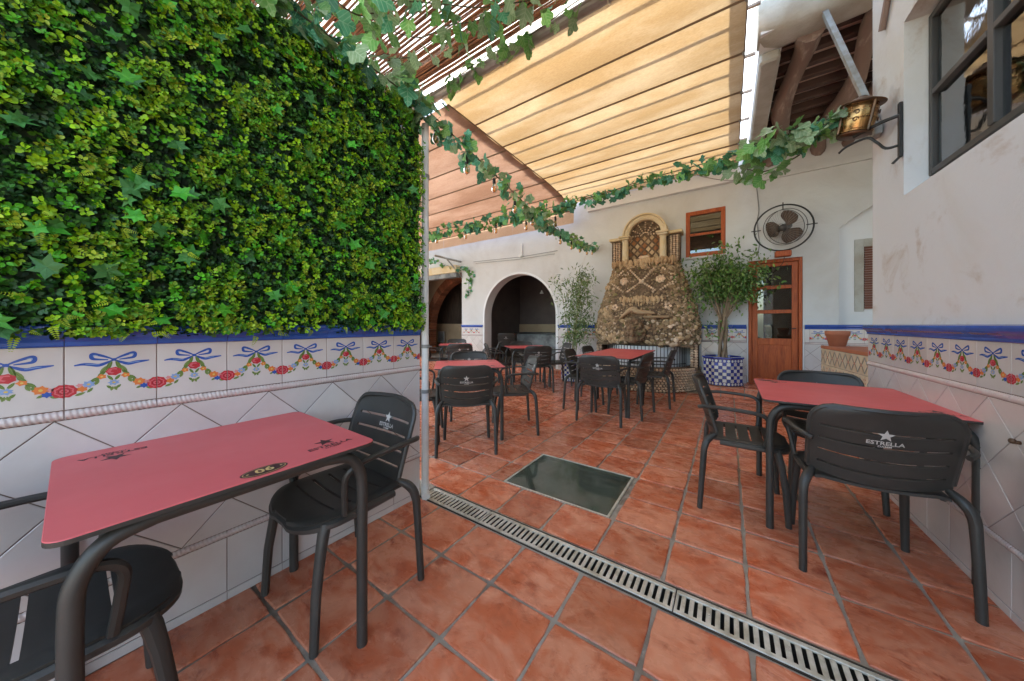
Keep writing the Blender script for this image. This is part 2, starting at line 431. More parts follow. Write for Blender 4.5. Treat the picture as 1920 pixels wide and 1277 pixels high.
M['wood_dark'] = mat('dark_reed_screen', (0.10, 0.065, 0.045), 0.85, var=(0.05, 0.03, 0.022), vscale=4, stretch=(14, 1, 0.8))
M['cream_wall'] = mat('cream_wall', (0.50, 0.37, 0.24), 0.85, var=(0.42, 0.3, 0.19), vscale=3)
M['interior_dark'] = mat('interior_dark', (0.13, 0.10, 0.095), 0.8, var=(0.17, 0.13, 0.12), vscale=2)
M['counter_grey'] = mat('counter_grey', (0.24, 0.245, 0.235), 0.5, var=(0.06, 0.06, 0.06), vscale=3)
M['blind'] = mat('wooden_blind', (0.15, 0.055, 0.03), 0.6, rnd_amt=0.15)
M['rubber'] = mat('cable', (0.02, 0.02, 0.018), 0.6)
M['cable_grey'] = mat('cable_grey', (0.20, 0.19, 0.18), 0.6)
M['white_plastic'] = mat('white_plastic', (0.62, 0.62, 0.6), 0.4)
M['ground'] = mat('ground', (0.15, 0.12, 0.09), 0.95)
M['canvas'] = cloth('awning_canvas', (0.37, 0.245, 0.125), (0.49, 0.37, 0.235), 0.185, 1.6, (0.6, 1.6, 1))
M['canvas_shaded'] = cloth('awning_canvas_shaded', (0.27, 0.15, 0.10), (0.42, 0.27, 0.20), 0.16, 1.2, (0.5, 1.3, 1))  # same cloth as the yellow awning, shade mixed into its colour
M['valance'] = cloth('valance_cloth_lit', (0.60, 0.42, 0.30), (0.68, 0.51, 0.38), 0.35, 1.2)  # awning cloth again, with the light on it put into a paler colour
M['diffuser_sheet'] = cloth('diffuser_sheet', (0.86, 0.88, 0.90), (0.82, 0.84, 0.86), 0.55, 0.8)
M['hedge'] = tintmat('hedge_leaf', 0.5, 0.25)
M['leaf'] = tintmat('tree_leaf', 0.5, 0.35, 0.2)
M['hedge_back'] = mat('hedge_back', (0.012, 0.028, 0.009), 0.9)
M['ivy_bright'] = mat('ivy_bright', (0.030, 0.19, 0.012), 0.5, var=(0.06, 0.26, 0.02), vscale=2, rnd_amt=0.35, spec=0.25)
M['ivy_dull'] = mat('ivy_dull', (0.030, 0.125, 0.022), 0.5, var=(0.05, 0.16, 0.04), vscale=2, rnd_amt=0.35, spec=0.25)
M['vine'] = mat('vine_leaf', (0.10, 0.30, 0.065), 0.5, var=(0.20, 0.38, 0.11), vscale=2.5, rnd_amt=0.4, transl=0.35, vein=(.30, .48, .20))
M['vine_teal'] = mat('vine_leaf_teal', (0.045, 0.23, 0.12), 0.5, var=(0.10, 0.30, 0.17), vscale=2.5, rnd_amt=0.45, transl=0.3, vein=(.22, .42, .28))
M['vine_pale'] = mat('vine_leaf_pale', (0.18, 0.30, 0.14), 0.5, var=(0.28, 0.39, 0.22), vscale=2.5, rnd_amt=0.35, transl=0.3, vein=(.42, .52, .34))
M['stem'] = mat('vine_stem', (0.06, 0.05, 0.025), 0.8)
for n_, c_ in dict(p_blue=(0.025, 0.075, 0.32), p_sky=(0.20, 0.30, 0.50), p_green=(0.10, 0.17, 0.03), p_leaf=(0.16, 0.22, 0.06), p_red=(0.42, 0.025, 0.035), p_rose=(0.55, 0.10, 0.12), p_dark=(0.25, 0.01, 0.02), p_orange=(0.60, 0.17, 0.04), p_yellow=(0.60, 0.42, 0.10), p_pink=(0.58, 0.24, 0.24)).items():
    M[n_] = mat(n_, c_, 0.25, coat=0.2)
PAINT = ['p_blue', 'p_sky', 'p_green', 'p_leaf', 'p_red', 'p_rose', 'p_dark', 'p_orange', 'p_yellow', 'p_pink']
PM = [M[k] for k in PAINT]
PI_ = {k: i for i, k in enumerate(PAINT)}

# ------------------------------------------------------------------ setting: ground, floor, steps
YB = 6.85                                     # face of the back wall
g = MB().box(-60, 60, -60, 60, -1.3, -1.2).build('ground', M['ground'])
tag(g, 'bare earth under and around the courtyard', 'ground', kind='structure')

SX, SY, OX = 0.3228, 0.3095, -1.5450
DR0, DR1 = 1.44, 1.59                         # drain channel
GX0, GX1, GY0, GY1 = -1.400, -0.605, 1.930, 2.550   # glass floor panel
LWX = -1.757
bed = MB()
for a in ((-12.2, 5.0, -12, DR0), (-12.2, LWX - 0.02, DR0, DR1), (0.99, 2.7, DR0, DR1), (-12.2, 2.7, DR1, GY0),
          (-12.2, GX0, GY0, GY1), (GX1, 2.7, GY0, GY1), (-12.2, 2.7, GY1, 7.2)):
    bed.box(a[0], a[1], a[2], a[3], -0.12, -0.007)
floor = bed.build('floor', M['grout'])
tag(floor, 'terracotta tiled courtyard floor with grey grout joints', 'floor', kind='structure')

def tile_mesh(w, h, seed, mt, depth=0.012, wob=0.0016):
    r = random.Random(seed); P = []
    k = 5
    for (ax, ay, bx, by) in ((-w, -h, w, -h), (w, -h, w, h), (w, h, -w, h), (-w, h, -w, -h)):
        for i in range(k):
            t = i / k
            P.append((ax + (bx - ax) * t + r.uniform(-wob, wob), ay + (by - ay) * t + r.uniform(-wob, wob)))
    # round the corners
    for i in (0, k, 2 * k, 3 * k):
        P[i] = (P[i][0] * (1 - 0.004 / abs(w)), P[i][1] * (1 - 0.004 / abs(h)))
    b = MB()
    i1, i2 = inset(P, 0.0018), inset(P, 0.006)
    rings = [[(p[0], p[1], -depth) for p in P], [(p[0], p[1], -0.004) for p in P], [(p[0], p[1], -0.0013) for p in i1], [(p[0], p[1], 0) for p in i2]]
    b.rings(rings, False, True)
    return b

xs = [OX + SX * i for i in range(-26, 10)]
ys = [1.139 - SY * k for k in range(14, 0, -1)] + [1.139]
rows = [(ys[i], ys[i + 1]) for i in range(len(ys) - 1)] + [(1.139, DR0 - 0.006), (DR1 + 0.006, 1.934)]
rows += [(1.934 + SY * k, 1.934 + SY * (k + 1)) for k in range(16)]
BCX, BRX, BRY = -1.37, 0.95, 0.98             # fountain basin half-ellipse on the wall line
GAP = 0.0066
cells = []
for (ya, yb) in rows:
    for i in range(len(xs) - 1):
        xa, xb = xs[i], xs[i + 1]
        lo = -9.4
        if yb <= DR1 + 0.01: lo = -1.79
        hi = 0.945 if ya < 3.5 else 2.6
        pieces = [(max(xa, lo), min(xb, hi), ya, yb)]
        if ya > GY0 - 0.02 and yb < GY1 + 0.02:
            out = []
            for (p, q, r_, s_) in pieces:
                if q <= GX0 + 0.001 or p >= GX1: out.append((p, q, r_, s_))
                else:
                    if p < GX0 - 0.03: out.append((p, GX0 - 0.002, r_, s_))
                    if q > GX1 + 0.03: out.append((GX1 + 0.002, q, r_, s_))
            pieces = out
        for (p, q, r_, s_) in pieces:
            if q - p < 0.03: continue
            s2 = min(s_, 6.76)
            if s2 - r_ < 0.03: continue
            cx, cy = (p + q) / 2, (r_ + s2) / 2
            if cx > -0.44 and r_ > 6.18: continue
            if ((cx - BCX) / (BRX - 0.12)) ** 2 + ((YB - cy) / (BRY - 0.12)) ** 2 < 1: continue
            if cx > 1.0 and 3.6 < cy < 4.8: continue
            cells.append((p, q, r_, s2))
def seen(x, y, z=0, mg=60):
    d = -ST * x + CT * y
    if d < 0.25: return None
    u = U0 + F_PX * (CT * x + ST * y) / d; v = V0 + F_PX * (CAMH - z) / d
    return d if -mg < u < 1920 + mg and v < 1277 + mg else None
rank = []
for c in cells:
    best = None
    for (x, y) in ((c[0], c[2]), (c[1], c[2]), (c[0], c[3]), (c[1], c[3]), ((c[0] + c[1]) / 2, (c[2] + c[3]) / 2)):
        d = seen(x, y)
        if d is not None and (best is None or d < best): best = d
    rank.append((best if best is not None else 99, c))
rank.sort(key=lambda t: t[0])
cache = {}
far = MB()
for n, (d, c) in enumerate(rank):
    w, h = (c[1] - c[0]) / 2 - GAP, (c[3] - c[2]) / 2 - GAP
    cx, cy = (c[0] + c[1]) / 2, (c[2] + c[3]) / 2
    var = rnd.randrange(5)
    key = (round(w, 3), round(h, 3), var)
    if key not in cache: cache[key] = (tile_mesh(w, h, hash(key) & 0xffff, None), None)
    mb_, me_ = cache[key]
    if n < 295 and d < 90:
        if me_ is None:
            me_ = mb_.mesh('tile', M['terracotta']); cache[key] = (mb_, me_)
        o = put('tile', me_, floor, loc=(cx, cy, rnd.uniform(-0.0018, 0.0018)), rot=(rnd.uniform(-1, 1) * 0.004, rnd.uniform(-1, 1) * 0.004, rnd.choice((0, PI))))
    else:
        dz = rnd.uniform(-0.0015, 0.0015)
        far.add([(cx + p[0], cy + p[1], p[2] + dz) for p in mb_.v], mb_.f)
o = far.build('far_tile', M['terracotta'], floor); tag(o, kind='stuff')

# raised strips along the back wall
st = MB().box(-0.42, 2.7, 6.20, YB + 0.02, -0.1, 0.155)
step = st.build('step', M['grout']); tag(step, 'low terracotta step running in front of the wooden door', 'step', kind='structure')
for i in range(10):
    xa = -0.42 + 0.3125 * i
    for (ya, yb) in ((6.196, 6.52), (6.52, 6.84)):
        w, h = 0.3125 / 2 - 0.006, (yb - ya) / 2 - 0.006
        put('tile', tile_mesh(w, h, i, None).mesh('tile', M['terracotta']), step, loc=(xa + 0.156, (ya + yb) / 2, 0.166))
    rb = MB().cbox(xa + 0.006, xa + 0.3065, 6.188, 6.2, 0.005, 0.15, 0.002)
    rb.build('riser_tile', M['terracotta'], step)
st = MB().box(-11.8, -2.35, 6.775, 9.9, -0.1, 0.105)
step2 = st.build('step', M['grout']); tag(step2, 'raised terracotta threshold under the arched openings of the back wall', 'step', kind='structure')
for i in range(21):
    xa = -9.0 + 0.315 * i
    put('tile', tile_mesh(0.15, 0.15, i, None).mesh('tile', M['terracotta']), step2, loc=(xa + 0.157, 6.93, 0.115))
    MB().cbox(xa + 0.006, xa + 0.309, 6.763, 6.775, 0.005, 0.10, 0.002).build('riser_tile', M['terracotta'], step2)

# ------------------------------------------------------------------ wainscot pieces
TA = 0.2015
TD = TA * math.sqrt(2)
Z_CAP, Z_FT, Z_FB, Z_RB = 1.180, 1.107, 0.8997, 0.8677
Z_PB = Z_RB - 2 * TD
Z_R2 = Z_PB - 0.03
FACE = -0.011

def stroke(P, w, taper=0.3):
    """2-D ribbon"""
    L_, R_ = [], []
    n = len(P)
    for i, p in enumerate(P):
        a, b = P[max(i - 1, 0)], P[min(i + 1, n - 1)]
        dx, dz = b[0] - a[0], b[1] - a[1]; l = math.hypot(dx, dz) or 1
        ww = w * (taper + (1 - taper) * math.sin(PI * (i + 0.35) / (n - 0.3)))
        L_.append((p[0] - dz / l * ww, p[1] + dx / l * ww)); R_.append((p[0] + dz / l * ww, p[1] - dx / l * ww))
    return L_, R_
def garland_print():
    b = MB()
    def flat(pts, y, m):
        n = len(pts)
        a = sum(pts[i - 1][0] * pts[i][1] - pts[i][0] * pts[i - 1][1] for i in range(n))
        if a < 0: pts = pts[::-1]
        b.add([(p[0], y, p[1]) for p in pts], [tuple(range(n))], PI_[m])
    def ell(cx, cz, rx, rz, m, y, rot=0, n=10, wob=0.0, a0=0, a1=2 * PI):
        P = []
        full = abs(a1 - a0 - 2 * PI) < 1e-6
        for k in range(n if full else n + 1):
            a = a0 + (a1 - a0) * k / n
            s = 1 + (wob * (1 if k % 2 else -1))
            x, z = rx * s * math.cos(a), rz * s * math.sin(a)
            P.append((cx + x * math.cos(rot) - z * math.sin(rot), cz + x * math.sin(rot) + z * math.cos(rot)))
        flat(P, y, m)
    def leaf(cx, cz, l, w, rot, m='p_green', y=FACE - 0.0004):
        P = []
        for t, k in ((-1, 0), (-.5, .8), (0, 1), (.5, .75), (1, 0), (.5, -.75), (0, -1), (-.5, -.8)):
            x, z = t * l / 2, k * w / 2
            P.append((cx + x * math.cos(rot) - z * math.sin(rot), cz + x * math.sin(rot) + z * math.cos(rot)))
        flat(P, y, m)
        P2 = [(cx + math.cos(rot) * t, cz + math.sin(rot) * t) for t in (-l * .4, 0, l * .4)]
        rib(P2, w * 0.07, 'p_leaf' if m == 'p_green' else 'p_green', y - 0.0002)
    def rib(P, w, m, y):
        L_, R_ = stroke(P, w)
        n = len(L_)
        b.add([(p[0], y, p[1]) for p in L_] + [(p[0], y, p[1]) for p in R_], [(i, i + 1, n + i + 1, n + i) for i in range(n - 1)], PI_[m])
    def sm(P): return [(p[0], p[1]) for p in smooth_path([(q[0], q[1], 0) for q in P], 4)]
    y1, y2, y3, y4 = FACE - 0.0004, FACE - 0.0007, FACE - 0.0010, FACE - 0.0013
    for s in (-1, 1):
        rib(sm([(0, .157), (s * .018, .168), (s * .040, .178), (s * .047, .176), (s * .046, .164), (s * .035, .160), (s * .012, .157)]), .0050, 'p_blue', y1)
        rib(sm([(s * .034, .173), (s * .043, .174), (s * .042, .167)]), .0014, 'p_sky', y2)
        rib(sm([(0, .156), (s * .014, .148), (s * .032, .140), (s * .050, .144), (s * .066, .146), (s * .082, .143 + .005 * (s > 0))]), .0052, 'p_blue', y1)
        rib(sm([(s * .03, .1415), (s * .048, .1445), (s * .06, .146)]), .0012, 'p_sky', y2)
        leaf(s * .010, .137, .042, .011, PI / 2 + s * .30 + PI * 0, 'p_green')
        leaf(s * .021, .124, .036, .012, PI / 2 + s * .55, 'p_leaf')
        leaf(s * .026, .110, .026, .010, PI / 2 + s * .8, 'p_green')
        ell(s * .026, .100, .010, .008, 'p_orange', y2, 0, 10, .18); ell(s * .026, .100, .003, .003, 'p_yellow', y3)
        leaf(s * .040, .092, .026, .011, -s * .55 + (PI if s < 0 else 0), 'p_green'); leaf(s * .036, .083, .022, .010, PI / 2 + s * .35, 'p_leaf'); leaf(s * .046, .081, .020, .009, PI / 2 - s * .2, 'p_green')
        leaf(s * .008, .094, .024, .008, PI / 2 - s * .6, 'p_green')
        leaf(s * .010, .062, .018, .008, PI / 2 - s * .75, 'p_green'); leaf(s * .004, .056, .016, .008, PI / 2 + s * .3, 'p_leaf')
        # half rose on each edge
        a0, a1 = (PI / 2, 3 * PI / 2) if s > 0 else (-PI / 2, PI / 2)
        ell(s * .0995, .062, .0245, .0215, 'p_red', y2, 0, 9, .05, a0, a1)
        for rr, mm in ((.018, 'p_rose'), (.0145, 'p_red'), (.011, 'p_dark'), (.008, 'p_rose'), (.004, 'p_red')):
            ell(s * .0995, .062, rr, rr * .85, mm, y3 - (.018 - rr) * .02, 0, 8, .08, a0, a1)
    ell(0, .157, .006, .005, 'p_blue', y2)
    ell(0, .116, .0175, .0145, 'p_red', y2, 0, 14, .07); ell(-.003, .118, .012, .009, 'p_rose', y3, .3, 10, .1); ell(.001, .117, .008, .006, 'p_red', y4, 0, 9, .1)
    ell(0, .077, .012, .009, 'p_sky', y2, 0, 14, .22); ell(0, .077, .004, .003, 'p_yellow', y3)
    ell(.058, .072, .0145, .013, 'p_orange', y2, 0, 14, .16); ell(.058, .072, .004, .004, 'p_yellow', y3)
    ell(.069, .056, .0095, .0085, 'p_blue', y3, 0, 12, .22); ell(.076, .070, .007, .006, 'p_pink', y2, 0, 10, .2)
    leaf(.058, .053, .018, .008, .5); leaf(.082, .046, .018, .008, -.4, 'p_leaf')
    ell(-.053, .078, .0125, .0115, 'p_sky', y2, 0, 14, .2); ell(-.053, .078, .004, .003, 'p_yellow', y3)
    ell(-.066, .064, .011, .009, 'p_orange', y2, 0, 12, .18); ell(-.071, .077, .007, .006, 'p_pink', y2, 0, 10, .2)
    leaf(-.050, .058, .020, .008, .9); leaf(-.070, .048, .024, .009, .4, 'p_leaf')
    return b.mesh('painted_garland', PM)
ME_GARLAND = garland_print()
def _frieze():
    w = TA / 2 - 0.0012
    return MB().poly_xz([(-w, 0.0012), (w, 0.0012), (w, Z_FT - Z_FB - 0.001), (-w, Z_FT - Z_FB - 0.001)], 0, FACE, 0.0015).mesh('frieze_tile', M['wall_tile'])
ME_FRIEZE = _frieze()
def _cap():
    w = TA / 2 - 0.0008
    prof = [(0.0, 1.107), (-0.016, 1.107), (-0.0185, 1.112), (-0.019, 1.122), (-0.026, 1.134), (-0.038, 1.144), (-0.043, 1.152), (-0.044, 1.165), (-0.040, 1.174), (-0.030, 1.179), (0.0, 1.180)]
    b = MB().rings([[(x, p[0], p[1]) for p in prof] for x in (-w, w)], True, True)
    for i, f in enumerate(b.f): b.f[i] = f[::-1]
    return b.mesh('cap_tile', M['cap_blue'])
ME_CAP = _cap()
def _rope(h):
    w = TA / 2 - 0.0008; n = 65; b = MB(); rings = []
    for i in range(n):
        x = -w + 2 * w * i / (n - 1); ring = []
        for k in range(9):
            a = PI * k / 8
            r = h / 2 * (1 + 0.085 * math.sin(x / TA * 2 * PI * 16 + a * 1.6)) if 0 < k < 8 else h / 2
            ring.append((x, -0.004 - math.sin(a) * r * 0.95, h / 2 - math.cos(a) * r))
        ring += [(x, 0, h), (x, 0, 0)]
        rings.append(ring)
    b.rings(rings, True, True)
    for i, f in enumerate(b.f): b.f[i] = f[::-1]
    return b.mesh('rope_moulding', M['rope'], True)
ME_ROPE, ME_ROPE2 = _rope(Z_FB - Z_RB - 0.001), _rope(0.029)

def wainscot(root, x0, x1, j0, v0, holes=(), zbase=0.0, rich=True):
    """x0..x1 along the wall; j0 = a frieze joint, v0 = a diamond corner on the upper rope"""
    def free(a, b): return all(b <= h[0] + 0.001 or a >= h[1] - 0.001 for h in holes)
    segs = [(x0, x1)]
    for h in holes:
        segs = [q for s_ in segs for q in ([(s_[0], min(s_[1], h[0])), (max(s_[0], h[1]), s_[1])] if h[0] < s_[1] and h[1] > s_[0] else [s_]) if q[1] - q[0] > 0.01]
    for (a, b) in segs:
        MB().box(a, b, -0.0085, 0.02, zbase, 1.15).build('mortar_bed', M['tile_joint'], root)
        k0, k1 = math.floor((a - j0) / TA), math.ceil((b - j0) / TA)
        for k in range(k0, k1):
            xa, xb = j0 + k * TA, j0 + (k + 1) * TA
            ca, cb = max(xa, a), min(xb, b)
            if cb - ca < 0.012: continue
            full = cb - ca > TA - 0.001
            cx = (xa + xb) / 2
            if full:
                t = put('frieze_tile', ME_FRIEZE, root, loc=(cx, 0, Z_FB))
                put('painted_garland', ME_GARLAND, t)
                put('cap_tile', ME_CAP, root, loc=(cx, 0, 0))
                put('rope_moulding', ME_ROPE, root, loc=(cx, 0, Z_RB))
                put('rope_moulding', ME_ROPE2, root, loc=(cx, 0, Z_R2))
            else:
                sx = (cb - ca) / TA; mx = (ca + cb) / 2
                put('frieze_tile', ME_FRIEZE, root, loc=(mx, 0, Z_FB), scale=(sx, 1, 1))
                put('cap_tile', ME_CAP, root, loc=(mx, 0, 0), scale=(sx, 1, 1))
                put('rope_moulding', ME_ROPE, root, loc=(mx, 0, Z_RB), scale=(sx, 1, 1))
                put('rope_moulding', ME_ROPE2, root, loc=(mx, 0, Z_R2), scale=(sx, 1, 1))
            zb = zbase + 0.037
            if Z_R2 - zb > 0.03:
                MB().poly_xz([(ca + .0015, zb + .0015), (cb - .0015, zb + .0015), (cb - .0015, Z_R2 - .001), (ca + .0015, Z_R2 - .001)], 0, FACE).build('base_tile', M['wall_tile'], root)
                MB().poly_xz([(ca + .001, zbase + .001), (cb - .001, zbase + .001), (cb - .001, zb - .001), (ca + .001, zb - .001)], 0, FACE - 0.002).build('skirting_tile', M['wall_tile'], root)
        k0, k1 = math.floor((a - v0) / TD) - 1, math.ceil((b - v0) / TD) + 1
        e = TD / 2 - 0.0022
        for k in range(k0, k1 + 1):
            for (dx, dz) in ((0, -TD / 2), (0, -1.5 * TD), (TD / 2, 0), (TD / 2, -TD), (TD / 2, -2 * TD)):
                cx, cz = v0 + k * TD + dx, Z_RB + dz
                P = clip([(cx - e, cz), (cx, cz - e), (cx + e, cz), (cx, cz + e)], a + .001, b - .001, max(Z_PB, zbase) + .001, Z_RB - .001)
                if area(P) < 0.0004: continue
                Q = []
                for p in P:
                    if not Q or math.hypot(p[0] - Q[-1][0], p[1] - Q[-1][1]) > 0.002: Q.append(p)
                if len(Q) < 3: continue
                MB().poly_xz(Q, 0, FACE - rnd.uniform(0, .0014)).build('diamond_tile', M['wall_tile'], root)

# ------------------------------------------------------------------ left partition wall
LA = R(1.232); LD = 1.792
ln = Vector((-math.cos(LA), math.sin(LA), 0)); lt = Vector((math.sin(LA), math.cos(LA), 0))
LROT = PI / 2 - LA
lw = thing('partition_wall', 'short tiled partition wall at the left carrying the green leaf panel', 'wall', tuple(ln * LD), LROT)
LEND = -0.0108 + 7 * TA
MB().box(-2.4, LEND, 0, 0.14, -0.01, 2.60).build('wall_core', M['plaster'], lw)
wainscot(lw, -1.25, LEND, -0.0108, -0.0289)

# ------------------------------------------------------------------ right wall with window
RX = lambda y: 0.945 - 0.027 * (y - 2.1)
RROT = -PI / 2 + math.atan(0.027)
RY0 = 3.58
rw = thing('house_wall', 'white plastered house wall at the right with garland tiles below', 'wall', (RX(RY0), RY0, 0), RROT)
WX0, WX1, WZ0, WZ1 = 0.51, 2.10, 2.0, 3.10
b = MB()
b.box(0.04, WX0, 0, 0.55, 0, WZ1); b.box(WX1, 4.1, 0, 0.55, 0, WZ1); b.box(0.04, 4.1, 0, 0.55, WZ1, 5.6)
b.box(WX0, WX1, 0, 0.55, 0, WZ0 - 0.02)
b.hexa([(WX0, 0, WZ0 - 0.02), (WX1, 0, WZ0 - 0.02), (WX1, 0.55, WZ0 - 0.02), (WX0, 0.55, WZ0 - 0.02), (WX0, 0, WZ0), (WX1, 0, WZ0), (WX1, 0.55, WZ0 + 0.45), (WX0, 0.55, WZ0 + 0.45)])
b.build('wall_body', M['plaster_warm'], rw)
cr = [(0.04, 0.0)] + [(0.04 - 0.04 * math.sin(a), 0.04 - 0.04 * math.cos(a)) for a in [PI / 2 * k / 6 for k in range(7)]][1:] + [(0.0, 0.55), (0.04, 0.55)]
MB().rings([[(p[0], p[1], z) for p in cr] for z in (0.0, 5.6)][::1], True, True).build('rounded_corner', M['plaster_warm'], rw)
wainscot(rw, -0.012, 2.6, 0.0, 0.14)
win = thing('steel_window', 'dark steel window with wavy old panes high in the white house wall', 'window', (RX(RY0), RY0, 0), RROT)
wy = 0.12
fr = MB(); zb, zt = WZ0 + 0.095, WZ1 - 0.02
for (a, b_) in ((WX0 + 0.003, WX0 + 0.038), (WX1 - 0.038, WX1 - 0.003)): fr.cbox(a, b_, wy - 0.02, wy + 0.03, zb, zt, 0.003)
fr.cbox(WX0 + 0.038, WX1 - 0.038, wy - 0.02, wy + 0.03, zb, zb + 0.035, 0.003); fr.cbox(WX0 + 0.038, WX1 - 0.038, wy - 0.02, wy + 0.03, zt - 0.035, zt, 0.003)
fr.build('frame', M['frame_dark'], win)
pw = (WX1 - WX0 - 0.076) / 3
for k in (1, 2):
    x = WX0 + 0.038 + pw * k
    MB().cbox(x - 0.022, x + 0.022, wy - 0.026, wy + 0.03, zb + 0.035, zt - 0.035, 0.003).build('mullion', M['frame_dark'], win)
zm = 2.585
for k in range(3):
    x = WX0 + 0.038 + pw * k
    MB().cbox(x + 0.022, x + pw - 0.022, wy - 0.028, wy + 0.02, zm - 0.017, zm + 0.017, 0.003).build('glazing_bar', M['frame_dark'], win)
    for (za, zc) in ((zb + 0.035, zm - 0.017), (zm + 0.017, zt - 0.035)):
        p = MB().box(x + 0.02, x + pw - 0.02, wy, wy + 0.004, za, zc).build('pane', M['pane_old'], win)
        p.rotation_euler = (0, 0, 0)
MB().box(WX0 + 0.001, WX1 - 0.001, 0.4, 0.42, WZ0 + 0.2, WZ1 - 0.001).build('inner_blind', M['counter_grey'], win)

# ------------------------------------------------------------------ back wall with door, window, arch and openings
bw = thing('back_wall', 'rough white back wall of the courtyard with arch, door and garland tile band', 'wall', (-1.0, YB, 0))
AX0, AX1, ATOP = -5.62, -3.40, 2.50           # arch
LX0, LX1, LTOP = -8.6, -6.47, 2.72            # left opening
DX0, DX1, DZ0, DZ1 = 0.28, 0.985, 0.165, 2.28   # door
VX0, VX1, VZ0, VZ1 = -0.675, -0.045, 2.44, 3.31 # small window
NX0, NX1 = 1.40, 2.55                           # niche
TOPW = 4.35
THK = 0.22
b = MB()
def col(xa, xb, za0, zb0, za1, zb1, y0=YB, y1=YB + THK):
    """solid strip between x=xa..xb; lower z (za0 at xa, zb0 at xb), upper z (za1, zb1)"""
    b.hexa([(xa, y0, za0), (xb, y0, zb0), (xb, y1, zb0), (xa, y1, za0), (xa, y0, za1), (xb, y0, zb1), (xb, y1, zb1), (xa, y1, za1)])
col(-12, LX0, 0, 0, TOPW, TOPW); col(LX0, LX1, LTOP, LTOP, TOPW, TOPW); col(LX1, AX0, 0, 0, TOPW, TOPW)
ar = (AX1 - AX0) / 2; acx = (AX0 + AX1) / 2; asp = ATOP - ar * 0.98
def arch_z(x): return asp + (ATOP - asp) * math.sqrt(max(0, 1 - ((x - acx) / ar) ** 2))
n = 40
ax_ = [acx - ar * math.cos(PI * i / n) for i in range(n + 1)]
for i in range(n): col(ax_[i], ax_[i + 1], arch_z(ax_[i]), arch_z(ax_[i + 1]), TOPW, TOPW)
col(AX1, VX0, 0, 0, TOPW, TOPW)
col(VX0, VX1, 0, 0, VZ0, VZ0); col(VX0, VX1, VZ1, VZ1, TOPW, TOPW)
col(VX1, DX0, 0, 0, TOPW, TOPW); col(DX0, DX1, DZ1, DZ1, TOPW, TOPW); col(DX0, DX1, 0, 0, DZ0 - 0.01, DZ0 - 0.01)
col(DX1, NX0, 0, 0, TOPW, TOPW)
def niche_z(x): return 2.66 + 0.42 * math.sin(min(1, (x - NX0) / 0.75) * PI / 2)
m = 14
for i in range(m):
    xa, xb = NX0 + (NX1 - NX0) * i / m, NX0 + (NX1 - NX0) * (i + 1) / m
    col(xa, xb, niche_z(xa), niche_z(xb), TOPW, TOPW); col(xa, xb, 0, 0, 1.16, 1.16)
col(NX1, 3.1, 0, 0, TOPW, TOPW)
b.build('wall_body', M['plaster'], bw, world=True)
b = MB(); col(NX0 - 0.02, NX1 + 0.02, 1.10, 1.10, 3.2, 3.2, YB + 0.13, YB + 0.33)
b.build('niche_back', M['plaster_white'], bw, world=True)
# ledge and top courses
b = MB(); col(-2.6, 0.20, 3.70, 3.70, 4.34, 4.34, YB - 0.10, YB - 0.001)
b.build('top_course', M['plaster_white'], bw, world=True)
b = MB(); col(0.22, 3.0, 3.62, 3.62, 3.70, 3.70, YB - 0.05, YB - 0.001)
b.build('ledge', M['plaster'], bw, world=True)
# arch border
b = MB(); rings = []
path = [(AX0, 0.12)] + [(acx - ar * math.cos(PI * i / 40), asp + (ATOP - asp) * math.sin(PI * i / 40)) for i in range(41)] + [(AX1, 0.12)]
for (x, z) in path:
    dx, dz = (x - acx) / ar, max(0, (z - asp)) / (ATOP - asp)
    l = math.hypot(dx, dz) or 1; dx, dz = dx / l, dz / l
    rings.append([(x - dx * .012, YB - .014, z - dz * .012), (x + dx * .045, YB - .014, z + dz * .045), (x + dx * .045, YB + .02, z + dz * .045), (x - dx * .012, YB + .3, z - dz * .012)])
b.rings(rings, True, True); b.build('arch_border', M['plaster_white'], bw, world=True)
# wainscot of the back wall in its own frame
bwf = bw
def shift(v): return v + 1.0
wainscot(bw, shift(-6.47), shift(3.0), shift(-0.35), shift(-0.21), holes=((shift(AX0 - 0.05), shift(AX1 + 0.05)), (shift(-2.33), shift(-0.42)), (shift(DX0 - 0.02), shift(DX1 + 0.02))), zbase=0.16)

# door
dr = thing('glazed_door', 'reddish wooden door with three glass panes behind the potted ficus', 'door', (0.63, YB, DZ0))
def W(o_name, mb_, mats, root, **k): return mb_.build(o_name, mats, root, world=True, **k)
yd = YB + 0.05
b = MB(); b.cbox(DX0 + .002, DX0 + .05, yd - .04, yd + .05, DZ0, DZ1 - .002, .004); b.cbox(DX1 - .05, DX1 - .002, yd - .04, yd + .05, DZ0, DZ1 - .002, .004); b.cbox(DX0 + .05, DX1 - .05, yd - .04, yd + .05, DZ1 - .055, DZ1 - .002, .004)
W('door_frame', b, M['door_wood'], dr)
xa, xb = DX0 + .055, DX1 - .055
lz = [DZ0 + .02, DZ0 + .12, 0.84, 0.95, 1.37, 1.43, 1.78, 1.84, 2.16, DZ1 - .06]
b = MB(); b.cbox(xa, xa + .075, yd - .02, yd + .025, lz[0], lz[-1], .004); b.cbox(xb - .075, xb, yd - .02, yd + .025, lz[0], lz[-1], .004)
W('stile', b, M['door_wood'], dr)
for (za, zc) in ((lz[0], lz[1]), (lz[2], lz[3]), (lz[4], lz[5]), (lz[6], lz[7]), (lz[8], lz[9])):
    W('rail', MB().cbox(xa + .075, xb - .075, yd - .018, yd + .022, za, zc, .004), M['door_wood'], dr)
W('lower_panel', MB().cbox(xa + .075, xb - .075, yd - .004, yd + .012, lz[1], lz[2], .003), M['door_wood'], dr)
